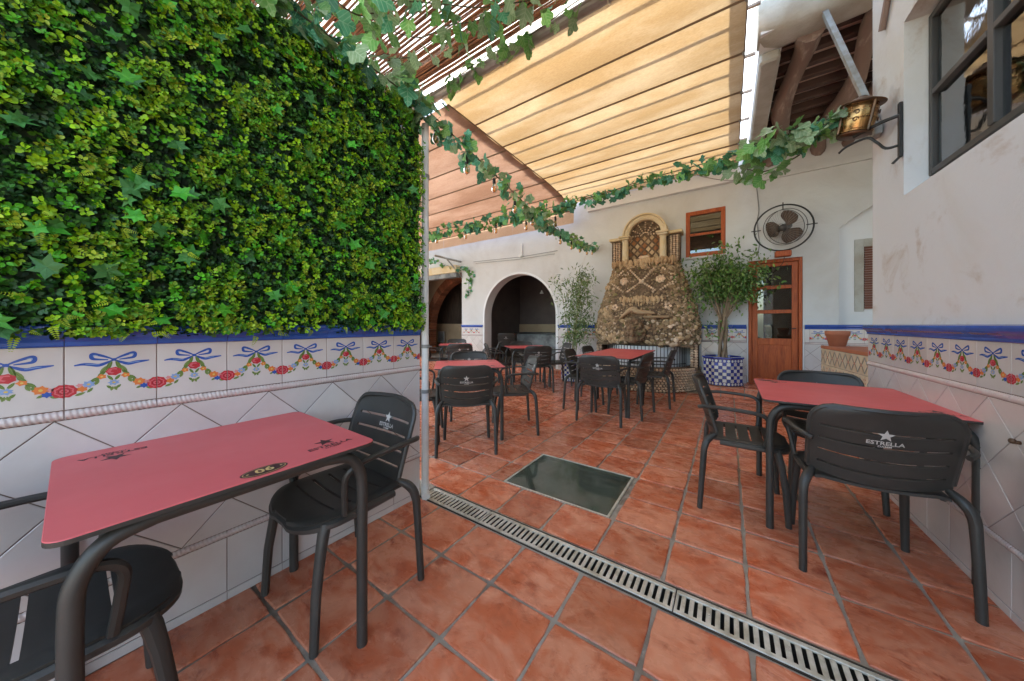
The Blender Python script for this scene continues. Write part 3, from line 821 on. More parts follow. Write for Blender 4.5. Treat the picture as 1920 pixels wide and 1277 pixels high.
for (za, zc) in ((lz[3], lz[4]), (lz[5], lz[6]), (lz[7], lz[8])):
    W('pane', MB().box(xa + .07, xb - .07, yd - .002, yd + .003, za - .005, zc + .005), M['pane'], dr)
W('interior_shade_panel', MB().box(DX0 - .3, DX1 + .3, YB + THK + .003, YB + THK + .02, 0, 2.7), M['dark_trench'], dr)  # dark sheet behind the door, shade of the unlit room in its colour
W('door_handle', MB().tube([(xb - .03, yd - .02, 1.12), (xb - .03, yd - .06, 1.12), (xb - .11, yd - .065, 1.12)], .008, 8), M['iron'], dr)
W('threshold', MB().cbox(DX0 - .02, DX1 + .02, YB - .05, YB + .1, DZ0 - .02, DZ0 + .018, .004), M['door_wood'], dr)

# small window
vw = thing('wooden_window', 'small orange-brown wooden window with two panes beside the grotto fountain', 'window', (-0.36, YB, VZ0))
b = MB()
yv = YB + .03
b.cbox(VX0 + .002, VX0 + .07, yv - .04, yv + .05, VZ0 + .002, VZ1 - .002, .005); b.cbox(VX1 - .07, VX1 - .002, yv - .04, yv + .05, VZ0 + .002, VZ1 - .002, .005)
b.cbox(VX0 + .07, VX1 - .07, yv - .04, yv + .05, VZ0 + .002, VZ0 + .085, .005); b.cbox(VX0 + .07, VX1 - .07, yv - .04, yv + .05, VZ1 - .075, VZ1 - .002, .005)
W('frame', b, M['door_wood'], vw)
W('glazing_bar', MB().cbox(VX0 + .07, VX1 - .07, yv - .02, yv + .03, 2.85, 2.895, .004), M['door_wood'], vw)
W('sill', MB().cbox(VX0 - .03, VX1 + .03, YB - .05, YB - .001, VZ0 - .03, VZ0 + .01, .004), M['plaster'], vw)
for (za, zc) in ((VZ0 + .08, 2.852), (2.893, VZ1 - .07)):
    W('pane', MB().box(VX0 + .065, VX1 - .065, yv, yv + .004, za, zc), M['pane'], vw)
W('interior_shade_panel', MB().box(VX0 - .3, VX1 + .3, YB + THK + .003, YB + THK + .02, VZ0 - .3, VZ1 + .3), M['dark_trench'], vw)  # dark sheet coloured to stand for the unlit room behind these panes

# shuttered window in the niche
sw = thing('shuttered_window', 'narrow brown slatted shutter in the recess behind the house corner', 'window', (1.95, YB + .13, 1.46))
NSX0, NSX1, NSZ0, NSZ1 = 1.69, 2.20, 1.42, 2.36
b = MB()
for a in ((NSX0 - .10, NSX0, NSZ0 - .04, NSZ1 + .12), (NSX1, NSX1 + .06, NSZ0 - .04, NSZ1 + .12), (NSX0, NSX1, NSZ1, NSZ1 + .12)): b.cbox(a[0], a[1], YB + .11, YB + .129, a[2], a[3], .004)
W('surround', b, M['plaster_grey'], sw)
ns = 26
for i in range(ns):
    z = NSZ0 + (NSZ1 - NSZ0) * i / ns
    o = MB().hexa([(NSX0 + .005, YB + .10, z), (NSX1 - .005, YB + .10, z), (NSX1 - .005, YB + .125, z + .012), (NSX0 + .005, YB + .125, z + .012), (NSX0 + .005, YB + .105, z + .033), (NSX1 - .005, YB + .105, z + .033), (NSX1 - .005, YB + .129, z + .036), (NSX0 + .005, YB + .129, z + .036)])
    W('slat', o, M['blind'], sw)

# rooms behind the openings
rm = thing('inner_room', 'dim room behind the arch with brown walls and a pale dado', 'room', (-4.6, 9.6, 0))
W('room_wall', MB().box(-12, -2.2, 9.6, 9.7, 0, 3.2), M['interior_dark'], rm)
W('room_side', MB().box(-2.3, -2.2, YB + THK, 9.6, 0, 3.2), M['interior_dark'], rm)
W('room_ceiling', MB().box(-12, -2.2, YB + THK, 9.7, 3.2, 3.3), M['interior_dark'], rm)
W('pale_dado', MB().cbox(-6.2, -2.31, 9.52, 9.599, .105, 1.20, .006), M['cream_wall'], rm)
W('room_partition', MB().box(-6.32, -6.22, YB + THK, 9.6, .1, 3.2), M['interior_dark'], rm)
ct = thing('counter', 'long dark grey counter standing inside the arched opening', 'counter', (-4.4, 8.35, .105))
W('counter_body', MB().cbox(-5.5, -3.0, 8.3, 8.8, .105, .90, .01), M['counter_grey'], ct)
W('counter_top', MB().cbox(-5.56, -2.95, 8.22, 8.86, .90, .945, .008), M['black'], ct)
bg = thing('black_bag', 'black bag lying on the dark counter inside the arch', 'bag', (-3.75, 8.5, .945))
b = MB().lathe([(.28, 0), (.30, .03), (.2, .05), (.15, .14), (.12, .20), (.04, .23)], 18, (-3.75, 8.5, .945)); W('bag_body', b, M['black'], bg)
W('bag_handle', MB().tube(smooth_path([(-3.87, 8.45, 1.12), (-3.83, 8.45, 1.24), (-3.72, 8.45, 1.25), (-3.66, 8.45, 1.12)]), .012), M['black'], bg)
pl = thing('pendant_lamp', 'small pale pendant lamp hanging inside the arch', 'lamp', (-4.55, 8.2, 2.1))
W('cord', MB().tube([(-4.55, 8.2, 3.2), (-4.55, 8.2, 2.2)], .004, 5), M['rubber'], pl)
W('lamp_shade', MB().lathe([(.012, .10), (.02, .07), (.06, .0), (.055, 0)], 16, (-4.55, 8.2, 2.1)), M['white_plastic'], pl)
bk = thing('brick_arch', 'brick arch behind the left opening of the back wall', 'arch', (-7.9, 8.0, .1))
ncr = 44
for i in range(ncr):
    a0, a1 = PI * (i + .04) / ncr, PI * (i + .96) / ncr
    P = [(-7.4 - r_ * math.cos(a), 1.0 + r_ * math.sin(a)) for r_, a in ((1.75, a0), (1.75, a1), (2.03, a1), (2.03, a0))]
    if max(p[0] for p in P) < -6.36: W('brick', MB().poly_xz(P, 8.3, 8.0, .004), M['brick'], bk)
for s_ in (-1,):
    for i in range(12):
        z = .11 + i * .0735
        off = .02 if i % 2 else 0
        W('brick', MB().cbox(-7.4 + s_ * 1.89 - .14, -7.4 + s_ * 1.89 + .14, 8.0 - off * .3, 8.3, z, z + .064, .004), M['brick'], bk)
b = MB()
for i in range(40):
    xa, xb = -11 + 4.6 * i / 40, -11 + 4.6 * (i + 1) / 40
    def zz(x): return min(3.18, 1.0 + 1.97 * math.sqrt(max(0, 1 - ((x + 7.4) / 1.97) ** 2))) if abs(x + 7.4) < 1.97 else .1
    b.hexa([(xa, 8.06, zz(xa)), (xb, 8.06, zz(xb)), (xb, 8.24, zz(xb)), (xa, 8.24, zz(xa)), (xa, 8.06, 3.2), (xb, 8.06, 3.2), (xb, 8.24, 3.2), (xa, 8.24, 3.2)])
W('spandrel', b, M['cream_wall'], bk)
sc = thing('reed_screen', 'dark brown reed screen hanging behind the brick arch', 'screen', (-7.6, 9.2, 1.1))
for i in range(78):
    x = -11.4 + i * .055
    W('reed', MB().tube([(x, 9.2, 1.2), (x + rnd.uniform(-.01, .01), 9.2, 3.15)], .026, 5), M['wood_dark'], sc)
lwl = thing('low_wall', 'low cream wall below the dark reed screen', 'wall', (-7.7, 9.1, .1))
W('wall_body', MB().cbox(-11.6, -6.35, 9.0, 9.14, .1, 1.22, .01), M['cream_wall'], lwl)
pb = thing('picture_board', 'dark square picture board leaning on the low cream wall', 'picture', (-7.45, 8.9, .5))
pbc = on_y(827, 632, 8.8)
W('panel', MB().cbox(pbc.x - .17, pbc.x + .17, 8.80, 8.83, pbc.z - .20, pbc.z + .22, .004), M['counter_grey'], pb)
W('frame', MB().tube([(pbc.x - .17, 8.80, pbc.z - .2), (pbc.x + .17, 8.80, pbc.z - .2), (pbc.x + .17, 8.80, pbc.z + .22), (pbc.x - .17, 8.80, pbc.z + .22), (pbc.x - .17, 8.80, pbc.z - .2)], .012, 6), M['pvc'], pb)
W('stand', MB().tube([(pbc.x, 8.85, pbc.z - .2), (pbc.x, 8.88, .11)], .02, 6), M['iron'], pb)
arm = thing('steel_bracket', 'grey folding steel arm bracing the wall above the left pier', 'bracket', (-6.5, YB, 2.6))
a1_, a2_ = on_y(815, 479, 6.3), on_y(865, 491, YB - .02)
a3_, a4_ = on_y(838, 486, 6.45), on_y(866, 520, YB - .02)
W('main_bar', MB().tube([a1_, a2_], .03, 6), M['strut'], arm)
W('brace_bar', MB().tube([a3_, a4_], .022, 6), M['strut'], arm)
lb = thing('pergola_beam', 'pale beam with grey gutter over the left opening', 'beam', (-7.6, YB, LTOP))
W('beam', MB().cbox(-9.2, -6.52, YB - .22, YB - .01, LTOP - .02, LTOP + .20, .01), M['cast_cream'], lb)
W('gutter', MB().cbox(-9.2, -6.52, YB - .2, YB - .03, LTOP - .16, LTOP - .022, .01), M['counter_grey'], lb)

# ------------------------------------------------------------------ overhang on the right: upper storey, beams, joists
oh = thing('roof_overhang', 'overhanging upper storey with old wooden beams above the door recess', 'roof', (.9, 5.3, 3.9))
ZO = 3.95
W('upper_wall', MB().box(.255, .44, 3.86, YB + .1, ZO + .012, 5.3), M['plaster_white'], oh)
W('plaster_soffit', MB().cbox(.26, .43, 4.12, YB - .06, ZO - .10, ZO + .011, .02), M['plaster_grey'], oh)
# rough front lintel, rounded
prof = []
for k in range(14):
    a = 2 * PI * k / 14
    prof.append((3.98 + .20 * math.copysign(abs(math.cos(a)) ** .6, math.cos(a)), 4.12 + .20 * math.copysign(abs(math.sin(a)) ** .6, math.sin(a))))
rings = []
r2 = random.Random(3)
for i in range(13):
    x = .235 + 2.35 * i / 12
    s_ = .80 if i == 0 else (1.0 + .06 * math.sin(i * 1.3))
    rings.append([(x, 3.98 + (p[0] - 3.98) * s_ + r2.uniform(-.008, .008), 4.13 + (p[1] - 4.12) * s_ + r2.uniform(-.012, .012)) for p in prof])
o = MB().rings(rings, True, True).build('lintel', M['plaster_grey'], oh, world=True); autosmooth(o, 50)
W('upper_front', MB().box(.445, 2.7, 3.80, 4.05, 4.26, 7.0), M['plaster_white'], oh)  # unseen wall, raised above its neighbours to block a sun patch
W('ceiling_board', MB().box(.42, 2.75, 3.88, YB - .001, 4.16, 4.20), M['ceiling_board'], oh)
for i in range(11):
    y = 4.28 + i * .235
    W('joist', MB().cbox(.43, 2.7, y, y + .075, 4.075, 4.159, .006), M['joist'], oh)
def old_beam(x, seed, r0):
    q = random.Random(seed); rings = []
    for i in range(12):
        y = 4.05 + (YB - 4.06) * i / 11
        dx, s_ = .045 * math.sin(i * .8 + seed), 1 + .16 * math.sin(i * 1.1 + seed * 2)
        rings.append([(x + dx + r0 * s_ * math.cos(a) * q.uniform(.92, 1.06), y, 3.97 + .02 * math.sin(i) + r0 * 1.15 * s_ * math.sin(a) * q.uniform(.92, 1.06)) for a in [2 * PI * k / 10 for k in range(10)]])
    o = MB().rings(rings, True, True).build('old_beam', M['old_beam'], oh, world=True); autosmooth(o, 45)
old_beam(.60, 1, .095); old_beam(1.15, 4, .085); old_beam(1.45, 6, .075); old_beam(1.95, 2, .09)
ss = thing('steel_strut', 'slanting grey steel strut between house wall and rough lintel', 'strut', (.905, 3.40, 2.6))
sa, sb = Vector((.70, 3.87, 3.945)), Vector((.895, 3.38, 2.60))
W('bar', MB().tube([sa, sb], .026, 4), M['strut'], ss)
W('fixing_plate', MB().cbox(.86, .902, 3.33, 3.43, 2.54, 2.62, .004), M['strut'], ss)

# ------------------------------------------------------------------ awnings
def awning(root, x0, x1, zf, ys_, material, sag, nx=10, rib_r=.011):
    """zf(y): height; ys_: batten positions; one cloth panel per bay"""
    for i in range(len(ys_) - 1):
        ya, yb = ys_[i], ys_[i + 1]; b = MB(); grid = []
        for k in range(9):
            t = k / 8; y = ya + (yb - ya) * t
            grid.append([(x0 + (x1 - x0) * j / nx, y, zf(y) - sag * math.sin(PI * t) ** 1.0 + .008 * math.sin(j * 2.1 + i) * math.sin(PI * t)) for j in range(nx + 1)])
        b.rings(grid, False, False, closed=False)
        o = b.build('cloth_panel', material, root, True, world=True)
    for y in ys_[1:-1]:
        W('batten', MB().tube([(x0 - .01, y, zf(y) - .012), (x1 + .01, y, zf(y) - .012)], rib_r, 6), M['batten'], root)
AZ = 3.95
aw = thing('awning', 'yellow canvas awning on dark battens over the middle of the courtyard', 'awning', (-1.4, 4.7, AZ))
ysR = [2.76, 3.33, 3.98, 4.63, 5.28, 5.93, 6.52, 6.74]
awning(aw, -2.95, .125, lambda y: AZ + .05 * max(0, (3.3 - y) / .6), ysR, M['canvas'], .05)
for y in ysR[1:-1]:
    W('carrier_bar', MB().tube([(-2.97, y - .33, AZ + .16), (.24, y - .33, AZ + .16)], .02, 6), M['pipe_grey'], aw)
    for x in (-2.97, .125):
        W('cleat', MB().cbox(x - .012, x + .012, y - .012, y + .012, AZ - .03, AZ + .05, .003), M['strut'], aw)
W('edge_hem', MB().tube([(-2.955, y, AZ - .004) for y in ysR], .008, 5), M['batten'], aw)
W('right_hem', MB().tube([(.13, y, AZ - .004) for y in ysR], .010, 5), M['batten'], aw)
al = thing('awning', 'canvas awning tinted brown for shade, with hanging valance over the left tables', 'awning', (-5.8, 4.7, 3.9))
def zl(y): return 3.88 - .20 * max(0, (y - 5.6) / .9) ** 1.6
ysL = [2.76, 3.33, 3.98, 4.63, 5.28, 5.93, 6.5]
awning(al, -9.3, -2.83, zl, ysL, M['canvas_shaded'], .03)
for k in range(8):
    xa = -9.3 + 6.5 * k / 8 + .003; xb = -9.3 + 6.5 * (k + 1) / 8 - .003
    b = MB().rings([[(xa + (xb - xa) * j / 6, 6.5 + .01 * math.sin(j * 1.7 + k) * (i / 3), zl(6.5) - .27 * i / 3) for j in range(7)] for i in range(4)], False, False, closed=False)
    b.build('valance_panel', M['valance'], al, True, world=True)
W('edge_hem', MB().tube([(-2.835, y, zl(y) - .004) for y in ysL], .009, 5), M['batten'], al)
W('front_rail', MB().tube([(-9.3, 6.49, zl(6.5) + .01), (-2.8, 6.49, zl(6.5) + .01)], .016, 8), M['batten'], al)
tb = thing('awning_roller', 'thick grey roller tube at the front edge of the awnings', 'roller', (-2.5, 2.70, 4.0))
W('tube', MB().tube([(-9.3, 2.70, 4.0), (.18, 2.70, 4.0)], .055, 14, caps=True), M['pipe_grey'], tb)
for x in (-4.4, -3.02, -2.0, -.85, .1):
    W('clamp', MB().tube([(x, 2.70 + .064 * math.cos(a), 4.0 + .064 * math.sin(a)) for a in [2 * PI * k / 14 for k in range(15)]], .006, 5), M['steel'], tb)

# ------------------------------------------------------------------ reed roof above the camera
rr = thing('pergola', 'brown reed matting roof with wooden beams above the leaf garlands', 'roof', (-1.2, 1.0, 4.1))
q = random.Random(11)
def reed_mesh(seed):
    r_ = random.Random(seed); P = []; rad = []
    for i in range(22):
        x = -4.6 + 5.0 * i / 21
        P.append((x, r_.uniform(-.004, .004), r_.uniform(-.004, .004))); rad.append(r_.uniform(.0065, .0098))
    return MB().tube(P, rad, 5).mesh('reed', M['reed'], True)
RM = [reed_mesh(s_) for s_ in range(6)]
y = -.5
while y < 2.655:
    put('reed', q.choice(RM), rr, loc=(q.uniform(-.25, .25) + 1.2, y - 1.0, q.uniform(-.006, .006)), rot=(0, 0, q.uniform(-.006, .006)), scale=(1, 1, q.uniform(.8, 1.4)))
    y += q.uniform(.012, .021)
for x in (-3.12, -1.5, .1):
    W('beam', MB().cbox(x - .06, x + .06, -.6, 2.44, 4.13, 4.25, .008), M['beam_wood'], rr)
W('front_beam', MB().cbox(-4.8, .16, 2.44, 2.55, 4.125, 4.25, .008), M['beam_wood'], rr)
for x in (-3.9, -2.35, -.7):
    W('binding_wire', MB().tube([(x, -.5, 4.088), (x, 2.52, 4.088)], .002, 4), M['iron'], rr)
W('sun_diffuser', MB().box(-9.5, .9, -.55, 2.95, 4.30, 4.303), M['diffuser_sheet'], rr)  # sheet added over the reeds to diffuse the sun and stop direct light
rcw = thing('recess_wall', 'shaded plaster wall closing the recess behind the house corner', 'wall', (2.75, 5.2, 0))
W('wall_body', MB().box(2.72, 2.9, 3.2, YB - .002, 0, 4.6), M['plaster'], rcw)
bwl = thing('boundary_wall', 'plain white boundary wall far left behind the partition', 'wall', (-11.9, 3, 0))
W('wall_body', MB().box(-12.0, -11.8, -1.5, 9.8, -.02, 4.6), M['plaster'], bwl)

# ------------------------------------------------------------------ drain, glass floor panel, downpipe
dn = thing('drain_channel', 'galvanised slotted drain channel crossing the terracotta floor', 'drain', (-.4, 1.515, -.1))
b = MB(); b.box(-1.765, .99, DR0, DR0 + .006, -.115, -.001); b.box(-1.765, .99, DR1 - .006, DR1, -.115, -.001); b.box(-1.765, .99, DR0 + .006, DR1 - .006, -.115, -.11)
W('trough', b, M['dark_trench'], dn)
def grate(L_):
    b = MB(); w0, w1 = -.066, .066; zt, zb_ = -.0005, -.009
    b.cbox(-L_ / 2 + .001, L_ / 2 - .001, w0, w0 + .021, zb_, zt, .002); b.cbox(-L_ / 2 + .001, L_ / 2 - .001, w1 - .021, w1, zb_, zt, .002)
    n_ = round(L_ / .0305); p = L_ / n_
    for i in range(n_ + 1):
        x = -L_ / 2 + i * p
        ww = .0088
        if i in (0, n_): ww = .012
        if i % 8 == 4: ww = .0095
        xa, xb = max(x - ww, -L_ / 2 + .001), min(x + ww, L_ / 2 - .001)
        b.cbox(xa, xb, w0 + .0195, w1 - .0195, zb_ + .001, zt - .0012, .002)
        if i % 8 == 4: b.lathe([(.006, 0), (.006, .002), (.003, .0025)], 8, (x, 0, zt))
    return b.mesh('grate', M['steel'])
GM = grate(1.046)
for x in (-1.75 + .0, -.713, .335):
    x0_ = {-1.75: -1.495}.get(x, x)
GM2 = grate(.515)
put('grate', GM2, dn, loc=(-1.498 + .4, 0, .1)); put('grate', GM, dn, loc=(-.715 + .4, 0, .1)); put('grate', GM, dn, loc=(.333 + .4, 0, .1))
gp = thing('glass_floor_panel', 'dark green glass panel let into the terracotta floor', 'glass panel', ((GX0 + GX1) / 2, (GY0 + GY1) / 2, -.05))
b = MB()
for a in ((GX0, GX1, GY0, GY0 + .014), (GX0, GX1, GY1 - .014, GY1), (GX0, GX0 + .014, GY0 + .014, GY1 - .014), (GX1 - .014, GX1, GY0 + .014, GY1 - .014)): b.box(a[0], a[1], a[2], a[3], -.12, .001)
W('metal_frame', b, M['steel'], gp)
W('glass_pane', MB().box(GX0 + .016, GX1 - .016, GY0 + .016, GY1 - .016, -.022, -.002), M['floor_glass'], gp)
b = MB()
for a in ((GX0 + .016, GX1 - .016, GY0 + .016, GY0 + .055), (GX0 + .016, GX1 - .016, GY1 - .055, GY1 - .016), (GX0 + .016, GX0 + .055, GY0 + .055, GY1 - .055), (GX1 - .055, GX1 - .016, GY0 + .055, GY1 - .055)): b.box(a[0], a[1], a[2], a[3], -.06, -.024)
M['seal_green'] = mat('seal_green', (0.16, 0.24, 0.16), 0.6, var=(0.08, 0.12, 0.07), vscale=14)
W('seal', b, M['seal_green'], gp)
M['pit'] = mat('mossy_pit', (0.10, 0.14, 0.09), 0.9, var=(0.04, 0.06, 0.045), vscale=6, var2=(0.16, 0.26, 0.08), v2scale=14, v2ramp=(0.58, 0.75), bump=0.08, bscale=30)
b = MB(); b.box(GX0 - .1, GX1 + .1, GY0 - .1, GY1 + .1, -.35, -.3); b.box(GX0 - .12, GX0 - .001, GY0 - .1, GY1 + .1, -.3, -.121); b.box(GX1 + .001, GX1 + .12, GY0 - .1, GY1 + .1, -.3, -.121)
b.box(GX0, GX1, GY0 - .12, GY0 - .001, -.3, -.121); b.box(GX0, GX1, GY1 + .001, GY1 + .12, -.3, -.121)
W('pit', b, M['pit'], gp)
b = MB(); q = random.Random(5)
for i in range(420):
    x, y_ = q.gauss(-1.08, .16), q.gauss(2.26, .14)
    if GX0 + .05 < x < GX1 - .05 and GY0 + .05 < y_ < GY1 - .05: b.ball((x, y_, -.002), q.uniform(.0012, .0036), 6, 4, 0, (1, 1, .5))
o = W('water_drop', b, M['pane'], gp, smooth=True); tag(o, kind='stuff')
pp = ln * LD + lt * (LEND + .030) - ln * .03
dp = thing('downpipe', 'thin white downpipe at the end of the partition wall', 'pipe', (pp.x, pp.y, 0))
W('pipe', MB().tube([(pp.x, pp.y, .07), (pp.x, pp.y, 2.56)], .024, 12), M['pvc'], dp)
W('shoe', MB().tube(smooth_path([(pp.x, pp.y, .09), (pp.x, pp.y, .05), (pp.x + .012, pp.y - .01, .03), (pp.x + .05, pp.y - .035, .018)], 4), .028, 10), M['pvc'], dp)
for z in (.72, 1.03, 2.2): W('clip', MB().lathe([(.027, -.012), (.029, -.012), (.029, .012), (.027, .012)], 14, (pp.x, pp.y, z)), M['strut'], dp)
W('clip_screw', MB().tube([(pp.x + .02, pp.y, 1.03), (pp.x + .055, pp.y + .01, 1.03)], .004, 6), M['strut'], dp)

# ------------------------------------------------------------------ leaves in bulk
def np_mesh(name, V, F, mats, tint=None, smooth=False):
    """V (n,3), F (m,3) triangles, tint (m,3) per face"""
    me = bpy.data.meshes.new(name)
    n, m = len(V), len(F)
    me.vertices.add(n); me.vertices.foreach_set('co', np.asarray(V, np.float32).ravel())
    me.loops.add(m * 3); me.loops.foreach_set('vertex_index', np.asarray(F, np.int32).ravel())
    me.polygons.add(m); me.polygons.foreach_set('loop_start', np.arange(0, m * 3, 3, dtype=np.int32))
    try: me.polygons.foreach_set('loop_total', np.full(m, 3, np.int32))
    except Exception: pass
    for mt in (mats if isinstance(mats, (list, tuple)) else [mats]): me.materials.append(mt)
    if tint is not None:
        at = me.attributes.new('tint', 'FLOAT_COLOR', 'FACE')
        c = np.ones((m, 4), np.float32); c[:, :3] = tint
        at.data.foreach_set('color', c.ravel())
    me.update(calc_edges=True); me.validate()
    if smooth: me.polygons.foreach_set('use_smooth', np.ones(m, bool))
    return me

LEAF_V = np.array([(0, 0, 0), (-.36, .30, .10), (-.34, .68, .08), (0, 1, -.04), (.34, .68, .08), (.36, .30, .10), (0, .52, -.03)], float)
LEAF_F = np.array([(6, 0, 5), (6, 5, 4), (6, 4, 3), (6, 3, 2), (6, 2, 1), (6, 1, 0)])
SLIM_V = LEAF_V * np.array([.55, 1, .8])
def leaf_cloud(pos, direc, nrm, size, tint, tv=LEAF_V, tf=LEAF_F, wid=None):
    """arrays: position, growth direction, face normal, length, colour"""
    n = len(pos)
    d = direc / np.linalg.norm(direc, axis=1, keepdims=True)
    x = np.cross(d, nrm); x /= np.linalg.norm(x, axis=1, keepdims=True) + 1e-9
    z = np.cross(x, d)
    s = size[:, None]
    w = (size if wid is None else wid)[:, None]
    V = pos[:, None, :] + tv[None, :, 0:1] * (x * w)[:, None, :] + tv[None, :, 1:2] * (d * s)[:, None, :] + tv[None, :, 2:3] * (z * s)[:, None, :]
    F = tf[None] + (np.arange(n) * len(tv))[:, None, None]
    return V.reshape(-1, 3), F.reshape(-1, 3), np.repeat(tint, len(tf), axis=0)
def merge(parts):
    Vs, Fs, Ts, o = [], [], [], 0
    for V, F, T in parts:
        Vs.append(V); Fs.append(F + o); Ts.append(T); o += len(V)
    return np.concatenate(Vs), np.concatenate(Fs), np.concatenate(Ts)

def lobed(nl, depth, sharp, n=30, squash=1.0, cup=.16, tail=1.15, seed=0):
    """lobed leaf (ivy, vine) in the x/y plane, stalk at the origin, tip towards +y"""
    r_ = random.Random(seed)
    V = [(0, .45, -.02)]
    for k in range(n):
        a = 2 * PI * k / n
        lob = abs(math.cos(nl * (a - PI / 2) / 2)) ** sharp
        r = .36 + depth * lob
        r *= 1 + .16 * math.sin(a)
        if abs(((a - 3 * PI / 2 + PI) % (2 * PI)) - PI) < .42: r *= .55
        r *= 1 + r_.uniform(-.035, .035)
        x, y_ = r * math.cos(a) * squash, .45 + r * math.sin(a)
        V.append((x, y_, cup * (x * x) * 1.2 - .10 * max(0, y_ - .5) ** 2 + .015 * (1 if k % 2 else -1)))
    F = [(0, 1 + k, 1 + (k + 1) % n) for k in range(n)]
    return MB().add(V, F)

# ------------------------------------------------------------------ artificial hedge on the partition wall
hg = thing('artificial_hedge', 'artificial boxwood and ivy panel covering the upper partition wall', 'green wall', tuple(ln * LD + Vector((0, 0, 1.15))), LROT)
HX0, HX1, HZ0, HZ1 = -1.2, LEND - .03, -.005, 1.44
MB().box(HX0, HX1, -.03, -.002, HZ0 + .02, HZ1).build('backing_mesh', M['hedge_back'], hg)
rs = np.random.default_rng(4)
parts = []
def rosettes(n, yr, size, cols, per, spread, clump=None, seed=0):
    g_ = np.random.default_rng(seed)
    cx = g_.uniform(HX0, HX1, n); cz = g_.uniform(HZ0, HZ1, n)
    if clump is not None:
        # keep those inside noisy clumps
        f = np.zeros(n)
        for k in range(14):
            kx, kz, ph = g_.uniform(-9, 9), g_.uniform(-9, 9), g_.uniform(0, 6)
            f += np.sin(kx * cx * 3.2 + kz * cz * 3.2 + ph)
        keep = f > clump
        cx, cz = cx[keep], cz[keep]; n = len(cx)
    cy = -g_.uniform(yr[0], yr[1], n)
    ci = g_.integers(0, len(cols), n)
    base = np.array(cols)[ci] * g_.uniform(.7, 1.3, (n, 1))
    ax = np.stack([g_.normal(0, .45, n), -np.ones(n), g_.normal(.15, .45, n)], 1); ax /= np.linalg.norm(ax, axis=1, keepdims=True)
    t1 = np.cross(ax, np.array([0, 0, 1.0])); t1 /= np.linalg.norm(t1, axis=1, keepdims=True); t2 = np.cross(ax, t1)
    for k in range(per):
        a = 2 * PI * k / per + g_.uniform(-.5, .5, n)
        out = t1 * np.cos(a)[:, None] + t2 * np.sin(a)[:, None]
        d = out + ax * g_.uniform(.15, .9, (n, 1))
        s = g_.uniform(size[0], size[1], n)
        p = np.stack([cx, cy, cz], 1) + out * (spread * g_.uniform(.1, 1, (n, 1)))
        parts.append(leaf_cloud(p, d, ax + g_.normal(0, .3, (n, 3)), s, base * g_.uniform(.82, 1.2, (n, 1)), wid=s * g_.uniform(.75, 1.05, n)))
rosettes(6500, (.02, .05), (.014, .024), [(.008, .032, .005), (.014, .052, .007), (.006, .022, .005)], 5, .008, None, 1)  # deepest layer, shadow between the leaves put into near-black tints
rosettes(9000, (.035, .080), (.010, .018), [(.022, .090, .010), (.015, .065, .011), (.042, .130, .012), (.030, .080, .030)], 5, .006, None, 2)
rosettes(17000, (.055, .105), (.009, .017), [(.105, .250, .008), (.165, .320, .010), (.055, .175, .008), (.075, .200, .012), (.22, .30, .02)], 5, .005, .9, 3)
rosettes(2600, (.06, .10), (.012, .020), [(.170, .330, .008), (.050, .230, .008)], 6, .006, None, 5)
# fern tips
g_ = np.random.default_rng(9)
nf = 380
fx, fz = g_.uniform(HX0, HX1, nf), g_.uniform(HZ0, HZ1, nf)
fx[:120] = g_.uniform(HX0, HX1, 120); fz[:120] = g_.uniform(HZ0 - .02, HZ0 + .12, 120)
fd = np.stack([g_.normal(0, 1, nf), -g_.uniform(.2, .8, nf), g_.normal(-.35, .8, nf)], 1); fd /= np.linalg.norm(fd, axis=1, keepdims=True)
fl = g_.uniform(.025, .050, nf)
fc = np.array([(.23, .32, .012)]) * g_.uniform(.6, 1.25, (nf, 1))
fp = np.stack([fx, -g_.uniform(.07, .11, nf), fz], 1)
side = np.cross(fd, np.array([0, -1.0, 0])); side /= np.linalg.norm(side, axis=1, keepdims=True)
for k in range(7):
    for s_ in (-1, 1):
        d = fd * .55 + side * s_
        parts.append(leaf_cloud(fp + fd * (fl * (k + .5) / 7)[:, None], d, np.tile([0, -1.0, 0.1], (nf, 1)), fl * .28 * (1 - k / 9), fc, SLIM_V))
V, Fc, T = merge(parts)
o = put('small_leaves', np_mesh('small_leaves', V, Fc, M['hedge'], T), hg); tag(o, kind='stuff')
def ivy_shape(seed):
    r_ = random.Random(seed)
    P = [(0, 1.0), (.13, .62), (.52, .70), (.30, .38), (.46, .05), (.12, .08), (0, 0), (-.12, .08), (-.46, .05), (-.30, .38), (-.52, .70), (-.13, .62)]
    V = [(0, .40, .0)] + [(x * r_.uniform(.85, 1.15), y_ * r_.uniform(.92, 1.08), .22 * abs(x) - .12 * max(0, y_ - .4) + r_.uniform(-.03, .03)) for x, y_ in P]
    return MB().add(V, [(0, 1 + (k + 1) % 12, 1 + k) for k in range(12)])
IVY = [ivy_shape(s_).mesh('ivy_leaf', mt) for s_ in (1, 2) for mt in (M['ivy_bright'], M['ivy_dull'])]
q = random.Random(21)
for i in range(285):
    x, z = q.uniform(HX0, HX1 - .02), q.uniform(HZ0 + .01, HZ1)
    if q.random() < .25: x = q.uniform(HX0, .3)
    n_ = Vector((q.gauss(0, .45), -1, q.gauss(.25, .4))).normalized()
    d = Vector((q.gauss(0, 1), q.uniform(-.3, .1), q.gauss(-.3, .9))); d = (d - n_ * d.dot(n_)).normalized()
    xx = d.cross(n_)
    mtx = Matrix((xx, d, n_)).transposed().to_euler()
    put('ivy_leaf', q.choice(IVY), hg, loc=(x, -q.uniform(.075, .115), z), rot=mtx, scale=q.uniform(.038, .072))

